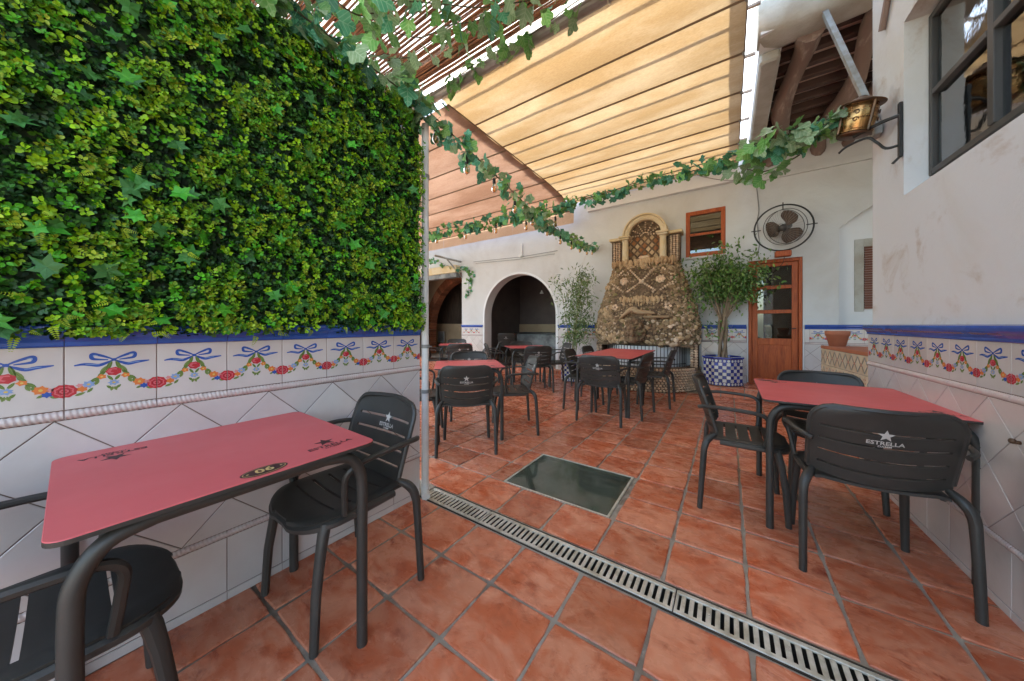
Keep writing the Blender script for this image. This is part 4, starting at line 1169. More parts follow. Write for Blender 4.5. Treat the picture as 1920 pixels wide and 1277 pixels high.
# ------------------------------------------------------------------ prints
def text_shape(txt, size=1.0, bold=0.012, sx=1.0):
    cu = bpy.data.curves.new('tmp', 'FONT'); cu.body = txt; cu.size = size; cu.align_x = 'CENTER'; cu.align_y = 'CENTER'; cu.offset = bold; cu.resolution_u = 2
    ob = bpy.data.objects.new('tmp', cu); COL.objects.link(ob)
    dg = bpy.context.evaluated_depsgraph_get()
    me = bpy.data.meshes.new_from_object(ob.evaluated_get(dg))
    V = [(v.co.x * sx, v.co.y) for v in me.vertices]; Fx = [tuple(p.vertices) for p in me.polygons]
    bpy.data.objects.remove(ob); bpy.data.curves.remove(cu); bpy.data.meshes.remove(me)
    return V, Fx
def star_shape(r, r2=.42):
    P = [(r * (1 if k % 2 == 0 else r2) * math.sin(PI * k / 5), r * (1 if k % 2 == 0 else r2) * math.cos(PI * k / 5)) for k in range(10)]
    return [(0, 0)] + P, [(0, 1 + (k + 1) % 10, 1 + k) for k in range(10)]
T_ESTRELLA, T_DAMM, T_06 = text_shape('ESTRELLA', 1, .022, 1.12), text_shape('DAMM', 1, .02, 1.2), text_shape('06', 1, .02, 1.1)
def logo(w):
    """star over two lines, width w, centred"""
    b = MB()
    def put2(sh, sc, cx, cy, m=0): b.add([(p[0] * sc + cx, p[1] * sc + cy, 0) for p in sh[0]], sh[1], m)
    wt = max(p[0] for p in T_ESTRELLA[0]) - min(p[0] for p in T_ESTRELLA[0])
    k = w / wt
    put2(star_shape(1), w * .24, 0, w * .34)
    put2(T_ESTRELLA, k, 0, w * .02); put2(T_DAMM, k * .5, 0, -w * .115)
    return b

# ------------------------------------------------------------------ chairs
def shell(b, G, mask, th):
    """thick sheet from a grid of points; mask[i][j] = cell exists"""
    ni, nj = len(G), len(G[0])
    def nrm(i, j):
        a = G[min(i + 1, ni - 1)][j] - G[max(i - 1, 0)][j]; c = G[i][min(j + 1, nj - 1)] - G[i][max(j - 1, 0)]
        v = a.cross(c); return v.normalized() if v.length > 1e-9 else Vector((0, 0, 1))
    base = len(b.v)
    for i in range(ni):
        for j in range(nj):
            n_ = nrm(i, j)
            b.v.append(tuple(G[i][j] + n_ * th / 2)); b.v.append(tuple(G[i][j] - n_ * th / 2))
    def idx(i, j, s): return base + (i * nj + j) * 2 + s
    def ok(i, j): return 0 <= i < ni - 1 and 0 <= j < nj - 1 and mask[i][j]
    for i in range(ni - 1):
        for j in range(nj - 1):
            if not mask[i][j]: continue
            b.f.append((idx(i, j, 0), idx(i + 1, j, 0), idx(i + 1, j + 1, 0), idx(i, j + 1, 0))); b.m.append(0)
            b.f.append((idx(i, j, 1), idx(i, j + 1, 1), idx(i + 1, j + 1, 1), idx(i + 1, j, 1))); b.m.append(0)
            for (di, dj, p, r_) in ((-1, 0, (i, j), (i, j + 1)), (1, 0, (i + 1, j + 1), (i + 1, j)), (0, -1, (i + 1, j), (i, j)), (0, 1, (i, j + 1), (i + 1, j + 1))):
                if not ok(i + di, j + dj):
                    b.f.append((idx(*p, 0), idx(*r_, 0), idx(*r_, 1), idx(*p, 1))); b.m.append(0)
def back_pt(s, t):
    zb_ = .446 + .035 * s * s; zt = .805
    z = zb_ + (zt - zb_) * t
    h = zt - z; w = .236; rc = .075
    if h < rc: w = w - rc + math.sqrt(max(0, rc * rc - (rc - h) ** 2))
    w -= .012 * max(0, .5 - t)
    y = -.188 - .085 * t - .02 * t * t + .045 * s * s
    return Vector((s * w, y, z))
def back_mesh():
    b = MB()
    ts = [0]
    slots = [.16, .345, .53, .715]
    for k in slots: ts += [k - .016, k + .016]
    ts += [.80, .86, .91, .95, .98, 1.0]
    ts = sorted(ts + [.08, .25, .44, .62])
    ss = [-1, -.93, -.86, -.7, -.5, -.25, 0, .25, .5, .7, .86, .93, 1]
    G = [[back_pt(s, t) for s in ss] for t in ts]
    mask = [[not (any(abs((ts[i] + ts[i + 1]) / 2 - k) < .004 for k in slots) and abs(ss[j] + ss[j + 1]) / 2 < .86) for j in range(len(ss) - 1)] for i in range(len(ts) - 1)]
    shell(b, G, mask, .012)
    rim = [back_pt(-1, t) for t in (.05, .2, .35, .5, .65, .8, .86, .91, .95, .98, 1)] + [back_pt(s, 1) for s in (-.6, 0, .6)] + [back_pt(1, t) for t in (1, .98, .95, .91, .86, .8, .65, .5, .35, .2, .05)]
    b.tube(rim, .0115, 7)
    return b
def seat_mesh():
    b = MB()
    ysl = [.105, .035, -.035, -.105]
    yy = [.225 - .118 * (1 - math.cos(PI / 2 * k / 9)) for k in range(1, 10)] + [.2245]
    for k in ysl: yy += [k + .006, k - .006]
    yy += [.07, 0, -.07, -.15, -.19]
    yy = sorted(set(yy), reverse=True)
    ss = [-1, -.95, -.86, -.74, -.5, -.25, 0, .25, .5, .74, .86, .95, 1]
    def sp(s, y):
        w = .222; rx, ry = .165, .125; h = .225 - y
        if h < ry: w = w - rx + rx * math.sqrt(max(0, 1 - (1 - h / ry) ** 2))
        w -= .01 * max(0, -y) / .19
        z = .455 - .020 * (1 - s * s) * min(1, (.24 - y) / .12) - .022 * max(0, (y - .12) / .105) ** 2 - .010 * max(0, abs(s) - .86) / .14
        if y < -.13: z += .0
        return Vector((s * w, y, z))
    G = [[sp(s, y) for s in ss] for y in yy]
    mask = [[not (any(abs((yy[i] + yy[i + 1]) / 2 - k) < .002 for k in ysl) and abs(ss[j] + ss[j + 1]) / 2 < .8) for j in range(len(ss) - 1)] for i in range(len(yy) - 1)]
    shell(b, G, mask, .013)
    FR_ = sorted(.225 - .118 * (1 - math.cos(PI / 2 * k / 9)) for k in range(1, 10)) + [.2245]
    edge = [sp(-1, y) for y in ([-.13, -.1, 0, .1] + FR_)] + [sp(s, .2245) for s in (-.5, 0, .5)] + [sp(1, y) for y in (FR_[::-1] + [.1, 0, -.1, -.13])]
    b.tube([p + Vector((0, -.006 if abs(p.x) < .2 else 0, -.016)) for p in edge], .0155, 7)
    return b
def chair_parts():
    P = {}
    P['seat'] = autos(seat_mesh().mesh('seat', M['chair'])); P['backrest'] = autos(back_mesh().mesh('backrest', M['chair']))
    for s in (-1, 1):
        P['arm', s] = autos(MB().tube(smooth_path([(s * .232, -.245, .645), (s * .262, -.215, .655), (s * .282, -.13, .662), (s * .286, 0, .657), (s * .280, .075, .645), (s * .266, .108, .610), (s * .248, .106, .545), (s * .232, .095, .45)], 5), .0118, 8).mesh('armrest', M['chair']))
        P['fleg', s] = autos(MB().tube([(s * .198, .150, .432), (s * .204, .160, .40), (s * .210, .172, .34), (s * .219, .192, .2), (s * .226, .203, 0)], [.021, .021, .0190, .0175, .0155], 9).mesh('leg', M['chair']))
        P['rleg', s] = autos(MB().tube(smooth_path([(s * .216, -.155, .475), (s * .240, -.192, .445), (s * .258, -.212, .40), (s * .262, -.222, .30), (s * .266, -.240, .0)], 4), [.013, .015, .017, .019, .020, .020, .020, .0195, .019, .0185, .018, .0175, .017, .0168, .0165, .016, .0155], 9).mesh('leg', M['chair']))
    lg = logo(.115)
    for side in (1, -1):
        b = MB(); V = []
        for p in lg.v:
            a, c = p[0] * (1 if side > 0 else -1), p[1]
            s, t = a / .236, .60 + c / .36
            pt = back_pt(s, t); e1 = back_pt(s + .01, t) - pt; e2 = back_pt(s, t + .01) - pt
            n_ = e1.cross(e2).normalized()          # towards -y (rear)
            V.append(pt + n_ * (-.0072 if False else .0072) * (1 if side > 0 else -1))
        b.add(V, [f if side > 0 else f for f in lg.f])
        P['emblem', side] = b.mesh('emblem', M['print_pale'])
    return P
def autos(me):
    me.polygons.foreach_set('use_smooth', [True] * len(me.polygons))
    try: me.set_sharp_from_angle(angle=R(40))
    except Exception: pass
    return me
CP = chair_parts()
def chair(x, y, facing, label, group, z=0.0, detail=True):
    """facing: direction the sitter looks, as a vector"""
    rz = math.atan2(facing[1], facing[0]) - PI / 2
    t = thing('armchair', label, 'chair', (x, y, z), rz, group)
    put('seat', CP['seat'], t); bk_ = put('backrest', CP['backrest'], t)
    for s in (-1, 1):
        put('armrest', CP['arm', s], t); put('leg', CP['fleg', s], t); put('leg', CP['rleg', s], t)
    if detail:
        put('emblem', CP['emblem', 1], bk_); put('emblem', CP['emblem', -1], bk_)
    return t

# ------------------------------------------------------------------ tables
TZ = 0.75
def rounded(w, d, r, n=6):
    P = []
    for (cx, cy, a0) in ((w - r, d - r, 0), (-w + r, d - r, PI / 2), (-w + r, -d + r, PI), (w - r, -d + r, 3 * PI / 2)):
        for k in range(n + 1):
            a = a0 + PI / 2 * k / n
            P.append((cx + r * math.cos(a), cy + r * math.sin(a)))
    return P
def table(x, y, rz, w, d, label, group, badge=None, prints=True, z=0.0):
    t = thing('bistro_table', label, 'table', (x, y, z), rz, group)
    w2, d2 = w / 2, d / 2
    P = rounded(w2, d2, .035); Pi = inset(P, .0012)
    b = MB()
    b.rings([[(p[0], p[1], TZ - .012) for p in P], [(p[0], p[1], TZ - .0015) for p in P]], True, False, 1)
    b.rings([[(p[0], p[1], TZ - .0015) for p in P], [(p[0], p[1], TZ) for p in Pi]], False, True, 0)
    top = b.build('tabletop', [M['table_red'], M['table_edge']], t)
    for sy in (-1, 1):
        for sx in (-1, 1):
            lx, ly = sx * (w2 - .034), sy * (d2 - .04)
            path = smooth_path([(0, ly * .97, TZ - .032), (lx * .5, ly * .97, TZ - .032), (lx - sx * .11, ly * .98, TZ - .033), (lx - sx * .045, ly, TZ - .05), (lx - sx * .008, ly, TZ - .11), (lx, ly, TZ - .19), (lx, ly, .35), (lx, ly, 0)], 4)
            put('leg', autos(MB().tube(path, .0185, 10).mesh('leg', M['chair'])), t)
    b = MB()
    for sx in (-1, 1): b.box(sx * w2 * .55 - .02, sx * w2 * .55 + .02, -d2 + .06, d2 - .06, TZ - .03, TZ - .0125)
    b.build('under_frame', M['chair'], t)
    if prints:
        lg = logo(.145)
        for s in (-1, 1):
            V = [(s * (p[0] + w2 - .12), s * (p[1] - d2 + .09), TZ + .0006) for p in lg.v]
            MB().add(V, lg.f).build('emblem', M['print_dark'], top)
    if badge:
        bx, by, br, txt = badge
        b = MB()
        for (rx, ry, zz, m_) in ((.058, .032, .0006, 0), (.053, .0275, .0009, 1), (.051, .0255, .0012, 0)):
            b.add([(rx * math.cos(a), ry * math.sin(a), zz) for a in [2 * PI * k / 28 for k in range(28)]], [tuple(range(28))], m_)
        if txt:
            b.add([(p[0] * .042, p[1] * .042, .0015) for p in T_06[0]], T_06[1], 1)
        for s in (-1, 1): b.add([(s * .041 + .0035 * math.cos(a), .0035 * math.sin(a), .0014) for a in [2 * PI * k / 8 for k in range(8)]], [tuple(range(8))], 1)
        o = b.build('number_badge', [M['print_dark'], M['print_gold']], top); o.location = (bx, by, TZ); o.rotation_euler = (0, 0, br)
    return t
TG = 'red bistro tables of the courtyard'
CG = 'dark grey slatted armchairs of the courtyard'
A1 = R(-1.2)
table(-1.428, .345, PI / 2 - R(1.2), .695, .69, 'red table with number badge standing against the garland tiled partition wall', TG, (.02, -.3, .03, True))
chair(-1.43, -.005, (.02, 1), 'armchair nearest the camera, tucked under the badge table, half out of frame', CG)
chair(-1.445, .735, (.0, -1), 'armchair at the far side of the badge table beside the white downpipe', CG)
table(.563, 2.755, 0, .80, .86, 'red table standing against the white house wall at the right', TG, (-.33, .36, 0, False))
chair(.545, 2.30, (-.06, 1), 'armchair with its back to the camera at the table by the house wall', CG)
chair(.08, 2.64, (1, .02), 'armchair on the courtyard side of the table by the house wall', CG)
chair(.575, 3.12, (.03, -1), 'armchair on the door side of the table by the house wall', CG)
D3 = Vector((-.68, .733)); E3 = Vector((.733, .68))
def at(c, a, b_): return c[0] + D3.x * a + E3.x * b_, c[1] + D3.y * a + E3.y * b_
T3, T5, T6 = (-2.36, 2.60), (-3.25, 5.28), (-4.95, 5.05)
table(*T3, R(46), .71, .70, 'red table nearest the white downpipe in the left half of the courtyard', TG, (.29, .22, 0, False))
chair(*at(T3, -.40, -.02), (-.67, .74), 'armchair with its back to us at the table nearest the downpipe', CG)
chair(*at(T3, .06, .50), (-.74, -.67), 'armchair to the right of the table nearest the downpipe', CG)
chair(*at(T3, .62, .02), (.68, -.733), 'armchair facing us behind the table nearest the downpipe', CG)
chair(*at(T3, -.02, -.50), (.74, .67), 'armchair mostly hidden behind the downpipe and partition wall', CG)
table(-1.385, 4.52, PI / 2, .84, .76, 'front one of two joined red tables before the grotto fountain', TG, None, False)
table(-1.395, 5.362, PI / 2, .84, .76, 'rear one of two joined red tables before the grotto fountain', TG, None, False)
chair(-1.29, 3.92, (-.03, 1), 'armchair with its back to us at the head of the joined fountain tables', CG)
chair(-1.09, 4.37, (-1, .08), 'front armchair on the right side of the joined fountain tables', CG)
chair(-.92, 5.15, (-1, -.02), 'rear armchair on the right side of the joined fountain tables', CG)
chair(-1.70, 4.36, (1, .1), 'front armchair on the left side of the joined fountain tables', CG)
chair(-1.76, 5.20, (1, .0), 'rear armchair on the left side of the joined fountain tables', CG)
table(*T5, R(47), .79, .70, 'small red table standing in front of the dark arch', TG, None, False)
chair(*at(T5, -.50, .05), (-.68, .733), 'armchair with its back to us at the table before the arch', CG)
chair(*at(T5, .55, .02), (.68, -.733), 'armchair facing us behind the table before the arch', CG)
chair(*at(T5, .02, -.55), (.733, .68), 'armchair on the left of the table before the arch', CG)
chair(*at(T5, .02, .58), (-.733, -.68), 'armchair on the right of the table before the arch', CG)
table(*T6, R(44), .70, .70, 'red table farthest left, in front of the brick arch', TG, None, False)
chair(-4.42, 4.66, (-.6, .8), 'armchair with its back to us at the farthest left table', CG)
chair(-5.20, 4.72, (.75, .66), 'armchair on the left of the farthest left table', CG)
chair(-5.62, 5.75, (.66, -.75), 'armchair facing us behind the farthest left table', CG)
chair(-4.20, 5.22, (-.8, -.6), 'armchair on the right of the farthest left table', CG)
chair(-5.35, 7.55, (-.5, .86), 'armchair standing just inside the dark arch beside its left jamb', CG, .125)

# ------------------------------------------------------------------ grotto fountain
FX = BCX
fo = thing('grotto_fountain', 'tall rustic wall fountain of stones and shells with a cream arched niche', 'fountain', (FX, 6.3, 0))
q = random.Random(33)
def prof(z):
    """half width and depth of the mound at height z"""
    K = [(.80, .90, .60), (.95, .94, .66), (1.20, .94, .66), (1.5, .87, .60), (1.8, .78, .52), (2.1, .68, .46), (2.30, .61, .42), (2.42, .58, .36)]
    for i in range(len(K) - 1):
        if z <= K[i + 1][0]:
            t = (z - K[i][0]) / (K[i + 1][0] - K[i][0]); return K[i][1] + (K[i + 1][1] - K[i][1]) * t, K[i][2] + (K[i + 1][2] - K[i][2]) * t
    return K[-1][1:]
def mound(z, a, out=0.0):
    hw, dp_ = prof(z); hw += out; dp_ += out
    c, s_ = math.cos(a), math.sin(a)
    return Vector((FX - math.copysign(abs(c) ** .62, c) * hw, YB - .002 - abs(s_) ** .62 * dp_, z))
b = MB(); rings = []
for i in range(23):
    z = .80 + 1.60 * i / 22
    rings.append([mound(z, PI * k / 40, q.uniform(-.02, .015)) for k in range(41)])
b.rings([[tuple(p) for p in r_] for r_ in rings], False, True, closed=False)
o = b.build('mound_core', M['stone_core'], fo, world=True)
W('mound_underside', MB().box(FX - .86, FX + .86, YB - .52, YB - .01, .78, .82), M['stone_core'], fo)
def rock(seed, sub=1):
    r_ = random.Random(seed)
    b = MB().ball((0, 0, 0), 1, 7, 5)
    b.v = [(x * r_.uniform(.75, 1.2), y_ * r_.uniform(.75, 1.2), z * r_.uniform(.7, 1.15)) for x, y_, z in b.v]
    return b
ROCKS = [rock(s_) for s_ in range(9)]
RME = [r_.mesh('stone', M['stone'], False) for r_ in ROCKS]; RMM = [r_.mesh('stone', M['moss'], True) for r_ in ROCKS[:4]]
SHM = [r_.mesh('stone', M['shell'], True) for r_ in ROCKS[:4]]
cnt = 0; small = MB()
for i in range(3400):
    z = .82 + 1.58 * q.random() ** 1.15; a = PI * (.04 + .92 * q.random())
    p = mound(z, a)
    rel = (p.x - FX) / prof(z)[0]
    big = not (abs(rel) < .62 and 1.35 < z < 2.25)
    s_ = (q.uniform(.030, .056) if i < 330 else q.uniform(.014, .034)) if big else q.uniform(.009, .022)
    if z > 2.24 and q.random() < .5: s_ *= 1.1
    sc = (s_ * q.uniform(.8, 1.5), s_ * q.uniform(.5, .8), s_ * q.uniform(.7, 1.25))
    rot = (q.uniform(-.5, .5), q.uniform(-.7, .7), q.uniform(-.5, .5))
    if big and cnt < 290:
        me = q.choice(RME)
        if rel > .35 and z < 1.3 and q.random() < .5: me = q.choice(SHM)
        if q.random() < .07: me = q.choice(RMM)
        put('stone', me, fo, world=False, loc=p - Vector(fo.location), rot=rot, scale=sc); cnt += 1
    else:
        mtx = Matrix.Translation(p) @ Matrix.Rotation(rot[2], 4, 'Z') @ Matrix.Rotation(rot[1], 4, 'Y') @ Matrix.Diagonal((*sc, 1))
        r_ = q.choice(ROCKS)
        small.add([tuple(mtx @ Vector(v)) for v in r_.v], r_.f, q.choice((0, 0, 0, 0, 1, 2, 2, 3)))
o = small.build('small_stones', [M['stone'], M['shell'], M['stone_head'], M['moss']], fo, False, world=True); tag(o, kind='stuff')
# stalactite fringes
b = MB()
for (z0, xa, xb, n_, l) in ((2.40, -.56, .56, 26, .13), (2.36, -.56, .56, 22, .10), (1.66, -.36, .36, 16, .16), (1.62, -.3, .3, 12, .2)):
    for k in range(n_):
        x = xa + (xb - xa) * k / (n_ - 1) + q.uniform(-.015, .015); y_ = YB - prof(z0)[1] * (1 - .25 * (x / .9) ** 2) - q.uniform(.03, .08); ll = l * q.uniform(.3, 1.3); rk = q.uniform(.7, 1.5)
        for kk in range(3):
            r_ = q.choice(ROCKS); w_ = .020 * rk * (1.25 - .3 * kk)
            cz = z0 + .02 - ll * kk / 3; jx, jy = q.uniform(-.012, .012), q.uniform(-.012, .012)
            b.add([(FX + x + jx + v[0] * w_, y_ + .02 + jy + v[1] * w_, cz + v[2] * w_ * 1.7) for v in r_.v], r_.f)
o = b.build('stalactites', M['stone'], fo, False, world=True); tag(o, kind='stuff')
# shell bead ornaments
def bead(x, z, r_, name='shell_bead', mt=None):
    y_ = YB - prof(z)[1] * abs(1 - min(1, abs(x) / prof(z)[0]) ** 3.2) ** .31 - .012
    put(name, SHELL, fo, loc=Vector((FX + x, y_, z)) - Vector(fo.location), rot=(q.uniform(-.3, .3), q.uniform(0, 6), 0), scale=(r_, r_ * .7, r_))
SHELL = MB().ball((0, 0, 0), 1, 8, 6).mesh('shell_bead', M['shell'], True)
for s_ in (-1, 1):
    for (xa, za, xb, zb_) in ((.60, 2.02, .33, 2.27), (.60, 2.02, .30, 1.80), (.0, 2.0, .24, 2.27), (.0, 2.0, .28, 1.80)):
        n_ = 8
        for k in range(n_): bead(s_ * (xa + (xb - xa) * k / n_), za + (zb_ - za) * k / n_, .021)
    for k in range(7): bead(s_ * .33 + .055 * math.cos(k * PI / 3.5), 2.03 + .05 * math.sin(k * PI / 3.5), .03, 'shell_flower')
    bead(s_ * .33, 2.03, .03, 'shell_flower')
    for k in range(5): bead(s_ * .47 + .04 * math.cos(k * 1.256), 1.52 + .04 * math.sin(k * 1.256), .026, 'shell_flower')
bead(0, 2.0, .042)
# carved head, dolphin and shelf
hb = MB()
hc = Vector((FX - .08, YB - .74, 1.06))
for k in range(120):
    a, e = q.uniform(0, 2 * PI), q.uniform(-1.2, 1.4)
    p = hc + Vector((.17 * math.cos(a) * math.cos(e), .10 * math.sin(a) * math.cos(e), .21 * math.sin(e)))
    r_ = ROCKS[k % 9]; s_ = q.uniform(.018, .058)
    hb.add([(p.x + v[0] * s_, p.y + v[1] * s_, p.z + v[2] * s_) for v in r_.v], r_.f)
hb.ball(hc, 1, 14, 10, 0, (.15, .10, .19)); hb.ball(hc + Vector((0, -.13, -.03)), .05, 8, 6, 0, (.8, 1, 1.5)); hb.ball(hc + Vector((-.06, -.1, .03)), .022, 6, 5); hb.ball(hc + Vector((.06, -.1, .03)), .022, 6, 5)
hb.ball(hc + Vector((0, -.09, -.16)), .07, 8, 6)
W('carved_head', hb, M['stone_head'], fo)
W('shelf', MB().cbox(FX + .08, FX + .52, YB - .74, YB - .5, 1.30, 1.345, .012), M['stone'], fo)
W('dolphin', MB().tube(smooth_path([(FX - .36, YB - .66, 1.30), (FX - .22, YB - .74, 1.40), (FX - .1, YB - .77, 1.47), (FX + .0, YB - .77, 1.42), (FX + .18, YB - .77, 1.40), (FX + .28, YB - .78, 1.39)], 5), [.014 + .034 * math.sin(PI * k / 25) for k in range(26)], 9), M['stone'], fo, smooth=True)
# niche
NZ0, NZC, NR = 2.40, 2.92, .33
W('niche_back', MB().box(FX - .64 + .02, FX + .62, YB - .20, YB - .001, NZ0, NZC + .02), M['stone_core'], fo)
P = [(FX - NR * math.cos(PI * k / 20), NZC + .02 + NR * math.sin(PI * k / 20)) for k in range(21)]
W('niche_shell', MB().poly_xz(P, YB - .001, YB - .14, .004), M['stone_core'], fo)
for s_ in (-1, 1):
    cx = FX + s_ * .345
    W('column', MB().lathe([(.075, 0), (.075, .03), (.062, .04), (.060, .25), (.057, .44), (.066, .45), (.066, .47)], 16, (cx, YB - .30, NZ0 + .0)), M['cast_cream'], fo, smooth=False)
    W('capital', MB().cbox(cx - .09, cx + .09, YB - .40, YB - .2, NZC - .05, NZC - .015, .008).cbox(cx - .11, cx + .11, YB - .42, YB - .19, NZC - .013, NZC + .025, .008), M['cast_cream'], fo)
    px = FX + s_ * .53
    W('pilaster', MB().box(px - .10, px + .10, YB - .25, YB - .201, NZ0 - .05, NZC - .04), M['stone_core'], fo)
    W('cornice', MB().cbox(px - (.125 if s_ > 0 else .14), px + (.14 if s_ > 0 else .125), YB - .33, YB - .002, NZC - .035, NZC + .018, .008), M['cast_cream'], fo)
    for i in range(13):
        for j in range(3):
            put('shell_bead', SHELL, fo, loc=Vector((px + (j - 1) * .052, YB - .255, NZ0 + .0 + i * .037)) - Vector(fo.location), scale=(.022, .018, .018))
b = MB(); rings = []
for k in range(25):
    a = PI * k / 24
    c, s_ = -math.cos(a), math.sin(a)
    pr = [(NR - .03, -.14), (NR - .03, -.24), (NR + .0, -.26), (NR + .045, -.26), (NR + .06, -.30), (NR + .085, -.30), (NR + .085, -.02), (NR - .03, -.02)]
    rings.append([(FX + c * r_, YB + y_, NZC + .026 + s_ * r_) for r_, y_ in pr])
b.rings(rings, True, True); o = b.build('arch_moulding', M['cast_cream'], fo, world=True); autosmooth(o, 30)
for i in range(5):
    for j in range(7):
        cx, cz = FX - .27 + .135 * i + (.0675 if j % 2 else 0), NZ0 + .05 + .0725 * j
        if abs(cx - FX) > .27: continue
        e = .052
        me_ = M['diamond_orange'] if (i * 7 + j * 3) % 5 < 2 else M['stone']
        W('diamond_stone', MB().poly_xz([(cx - e * .82, cz), (cx, cz - e), (cx + e * .82, cz), (cx, cz + e)], YB - .201, YB - .215, .004), me_, fo)
for k in range(7):
    a = PI * k / 6
    for r_ in (.07, .12, .17, .22, .265):
        put('shell_bead', SHELL, fo, loc=Vector((FX - r_ * math.cos(a), YB - .215 if k in (0, 6) else YB - .15, NZC + .03 + r_ * math.sin(a))) - Vector(fo.location), scale=(.017, .016, .017))
W('niche_pedestal', MB().cbox(FX - .17, FX + .17, YB - .33, YB - .215, NZ0 - .02, NZ0 + .07, .02).cbox(FX - .1, FX + .1, YB - .31, YB - .215, NZ0 + .07, NZ0 + .13, .02), M['shell'], fo)
# basin, covered with shells
def basin(a, k=1.0): return FX - BRX * k * math.cos(a), YB - BRY * k * math.sin(a)
b = MB(); rings = []
for (k, z) in ((.97, .0), (.97, .36), (.96, .40), (.90, .42), (.80, .42), (.80, .30)):
    rings.append([(*basin(PI * i / 36, k), z) for i in range(37)])
b.rings(rings, False, False, closed=False); W('basin_wall', b, M['stone_core'], fo, smooth=True)
W('basin_water', MB().add([(*basin(PI * i / 24, .82), .33) for i in range(25)], [tuple(range(25))[::-1]]), M['counter_grey'], fo)
smallb = MB(); nb = 0
for row in range(9):
    z = .028 + row * .045
    n_ = 50
    for i in range(n_):
        a = PI * (i + (.5 if row % 2 else 0)) / n_
        x, y_ = basin(a, .975)
        r_ = .0255
        if .25 * PI < a < .93 * PI and nb < 280 and row < 9:
            put('shell_bead', SHELL, fo, loc=Vector((x, y_, z)) - Vector(fo.location), scale=(r_, r_, r_ * .9)); nb += 1
        else: smallb.ball((x, y_, z), r_, 6, 4)
o = smallb.build('small_shells', M['shell'], fo, True, world=True); tag(o, kind='stuff')
for s_ in (-1, 1):
    cx, cy = FX + s_ * .86, YB - .30
    W('shell_post', MB().cbox(cx - .06, cx + .06, cy - .06, cy + .28, .36, .84, .01), M['stone_core'], fo)
    for i in range(9):
        for j in range(2):
            put('shell_bead', SHELL, fo, loc=Vector((cx - .032 + .064 * j, cy - .065, .44 + i * .046)) - Vector(fo.location), scale=(.032, .022, .024))
# basin railing
ra = [PI * (.10 + .80 * i / 60) for i in range(61)]
for z in (.47, .80):
    W('rail', MB().tube([(*basin(a, .80), z) for a in ra], .008, 6), M['iron'], fo)
for i in range(31):
    a = PI * (.10 + .80 * i / 30); x, y_ = basin(a, .80)
    W('railing_bar', MB().tube([(x, y_, .42), (x, y_, .80)], .0065, 5), M['iron'], fo)
b = MB().rings([[(*basin(PI * (.06 + .88 * i / 30), .70), z) for i in range(31)] for z in (.40, .80)], False, False, closed=False); W('basin_backdrop', b, M['plaster_white'], fo, smooth=True)

# ------------------------------------------------------------------ potted plants
def tiled_pot(x, y, z, rad, h, label):
    t = thing('tiled_pot', label, 'plant pot', (x, y, z))
    n_ = 8; ph = PI / 8
    MB().lathe([(rad * .93, 0), (rad * .97, .02), (rad * .985, h - .03), (rad * .90, h - .03), (rad * .88, h - .10)], n_, (0, 0, 0), phase=ph).build('pot_body', M['tile_joint'], t)
    MB().lathe([(rad * 1.03, h - .03), (rad * 1.06, h - .02), (rad * 1.06, h), (rad * .92, h), (rad * .90, h - .04)], n_, (0, 0, 0), phase=ph, caps=False).build('rim', M['pot_blue'], t)
    MB().lathe([(rad * .9, h - .07), (.001, h - .05)], 16).build('soil', M['soil'], t)
    ap = rad * .985 * math.cos(PI / 8); fw = 2 * rad * .985 * math.sin(PI / 8)
    rows_ = 8; cols = 4; rh = (h - .05) / rows_
    e = .0012
    sq = MB().poly_xz([(-fw / cols / 2 + e, -rh / 2 + e), (fw / cols / 2 - e, -rh / 2 + e), (fw / cols / 2 - e, rh / 2 - e), (-fw / cols / 2 + e, rh / 2 - e)], .004, -.004, .001)
    msq = {0: sq.mesh('pot_tile', M['pot_blue']), 1: sq.mesh('pot_tile', M['pot_white'])}
    dot = MB().poly_xz([(.36 * rh * math.cos(a), .42 * rh * math.sin(a)) for a in [2 * PI * k / 12 for k in range(12)]], -.004, -.0055, .0005).mesh('white_dot', M['pot_white'])
    for f in range(n_):
        a = 2 * PI * f / n_ + PI / n_ + ph - PI / n_ + PI / n_
        nx, ny = math.cos(a), math.sin(a)
        if (nx * -(x) + ny * -(y)) < -.1 * math.hypot(x, y): continue
        for i in range(rows_):
            for j in range(cols):
                off = (j - (cols - 1) / 2) * fw / cols
                edge = i in (0, rows_ - 1)
                o = put('pot_tile', msq[0] if edge else msq[(i + j) % 2], t, loc=(nx * ap - ny * off, ny * ap + nx * off, .015 + rh * (i + .5)), rot=(0, 0, a + PI / 2))
                if edge: put('white_dot', dot, o)
    return t
PX, PY, PZ = -.085, 6.50, .166
tiled_pot(PX, PY, PZ, .30, .48, 'octagonal blue and white checkered tile pot holding the ficus')
tiled_pot(-2.72, 6.30, 0, .27, .45, 'blue and white tiled pot half hidden behind chairs left of the fountain')
fi = thing('ficus_tree', 'weeping ficus with braided pale trunk in the checkered pot', 'tree', (PX, PY, PZ + .42))
q = random.Random(8)
b = MB()
base = Vector((PX, PY, PZ + .40)); tips = []
for k in range(4):
    a = k * PI / 2
    b.tube(smooth_path([base + Vector((.05 * math.cos(a + t * 2.2), .05 * math.sin(a + t * 2.2), t * .75)) for t in [i / 6 for i in range(7)]], 3), .024, 7)
top_ = base + Vector((0, 0, .72))
